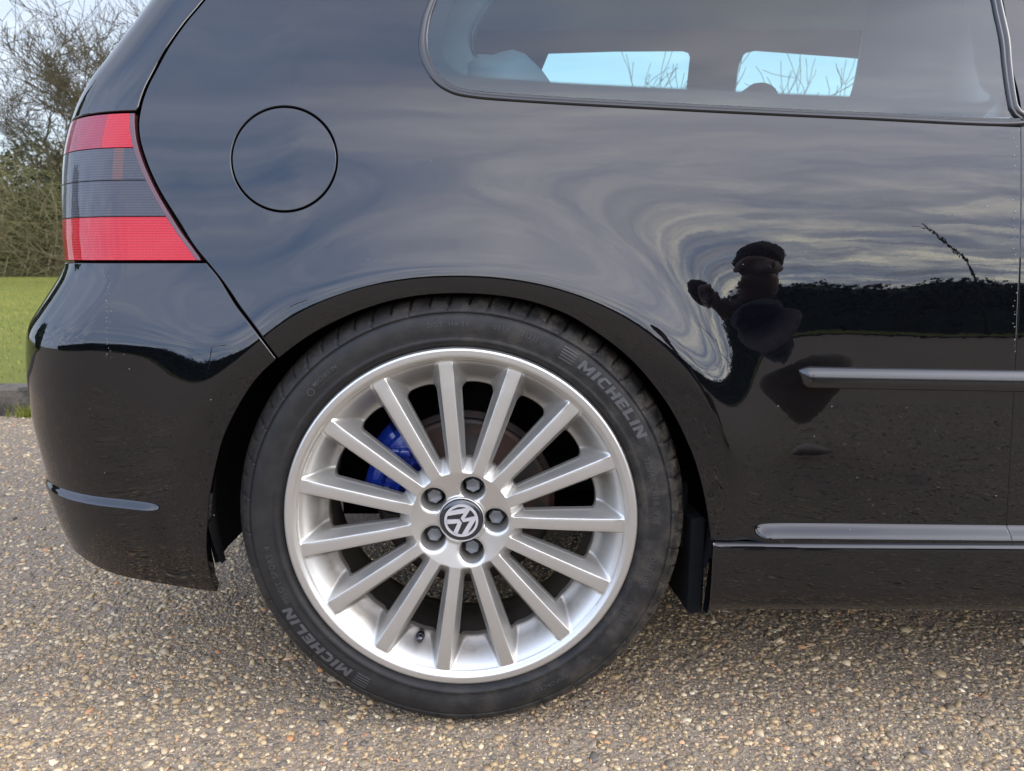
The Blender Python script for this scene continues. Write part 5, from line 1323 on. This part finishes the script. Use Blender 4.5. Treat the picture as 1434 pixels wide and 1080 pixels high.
# jacket: torso and both sleeves in one surface
skin_mesh('jacket', [[(0.76, -1.72, 0.36, (0.17, 0.14)), (0.73, -1.66, 0.50, (0.14, 0.12)), (0.68, -1.58, 0.64, (0.15, 0.12)), (0.65, -1.50, 0.77, (0.115, 0.09)), (0.64, -1.46, 0.84, (0.065, 0.06))],
                     [3, (0.50, -1.44, 0.80, 0.072), (0.36, -1.30, 0.70, 0.055), (0.24, -1.18, 0.69, 0.050), (0.135, -1.055, 0.675, 0.036)]], JACKET)
skin_mesh('sleeve', [[(0.75, -1.50, 0.77, 0.062), (0.65, -1.34, 0.66, 0.054), (0.54, -1.19, 0.61, 0.050), (0.40, -1.08, 0.62, 0.046), (0.20, -1.01, 0.645, 0.035)]], SLEEVE)
# deep squat: thighs forward to the knees, shins back down to the shoes
skin_mesh('trousers', [[(0.76, -1.74, 0.37, (0.13, 0.12)), (0.68, -1.66, 0.40, 0.095), (0.62, -1.42, 0.565, 0.070), (0.635, -1.52, 0.41, 0.060), (0.66, -1.60, 0.245, 0.045)],
                       [0, (0.85, -1.66, 0.40, 0.095), (0.89, -1.40, 0.555, 0.070), (0.88, -1.50, 0.40, 0.060), (0.87, -1.58, 0.245, 0.045)]], TROUS)
for fx_, fy_ in ((0.66, -1.60), (0.87, -1.58)):
    skin_mesh('shoe', [[(fx_, fy_-0.05, 0.205, (0.045, 0.045)), (fx_, fy_+0.06, 0.198, (0.048, 0.040)), (fx_-0.01, fy_+0.17, 0.185, (0.050, 0.028)), (fx_-0.01, fy_+0.22, 0.182, (0.040, 0.022))], [0, (fx_, fy_-0.01, 0.245, 0.043)]], SHOE)
# head, neck and hands
skin_mesh('head', [[(0.635, -1.45, 0.86, 0.055), (0.620, -1.42, 0.92, 0.058), (0.600, -1.385, 0.965, (0.072, 0.085)), (0.595, -1.375, 1.02, (0.078, 0.098)), (0.597, -1.385, 1.065, (0.070, 0.085))],
                   [2, (0.575, -1.315, 0.955, 0.030)], [3, (0.582, -1.280, 0.995, 0.016), (0.582, -1.262, 0.985, 0.010)], [3, (0.678, -1.385, 1.005, 0.012)], [3, (0.515, -1.375, 1.005, 0.012)]], SKIN)
hv_, hf_ = ico(3); hv_ = np.array(hv_); hv_ = hv_*(1+0.03*np.sin(hv_[:, :1]*9)*np.sin(hv_[:, 2:3]*8))*np.array([0.084, 0.100, 0.082])
mesh_obj('hair', hv_+np.array([0.603+0.21-PO.x, -1.412-0.05-PO.y, 1.060-0.155]), hf_, HAIR, person)
def hand(wx, wy, wz, sx, zt):
    # palm behind the phone's short edge, four fingers on its back, thumb along the screen
    ch = [[(wx, wy, wz, 0.026), (wx-0.035, wy+0.022, wz+0.002, (0.020, 0.034)), (wx-0.060, wy+0.038, wz+0.004, (0.016, 0.036))]]
    for k, L in enumerate((0.030, 0.036, 0.033, 0.026)):
        z = wz+0.030-0.020*k; ch.append([2, (wx-0.066, wy+0.046, z, 0.0095), (wx-0.076-L*.4, wy+0.058, z, 0.0085), (wx-0.082-L, wy+0.054, z+0.002, 0.0075)])
    ch.append([1, (wx-0.048, wy+0.012, wz+zt, 0.011), (wx-0.072, wy+0.022, wz+zt*1.1, 0.009)])
    skin_mesh('hand', ch, SKIN)
hand(0.165, -1.020, 0.672, -1, 0.036)
phone = empty('smartphone', (0.035, -0.958, 0.672)); tag(phone, 'black smartphone held out level in the photographer\'s hand', 'phone')
pb = MB(); pb.box((0, 0, 0), (0.155, 0.0085, 0.074), 0, 0.003); bevel(pb.build('phone_body', PHONE, phone), .002, 2)
pl_ = MB(); pl_.box((-0.048, 0.0055, 0), (0.024, 0.003, 0.070), 0, 0.001); pl_.build('camera_bar', LENSG, phone)
hair_ok = True

# the drive and everything standing on it lie 8 mm under the datum the car was measured from
for o in list(COL.objects):
    if o.parent is None and o not in (car, cam, sun, person, phone): o.location.z -= 0.008
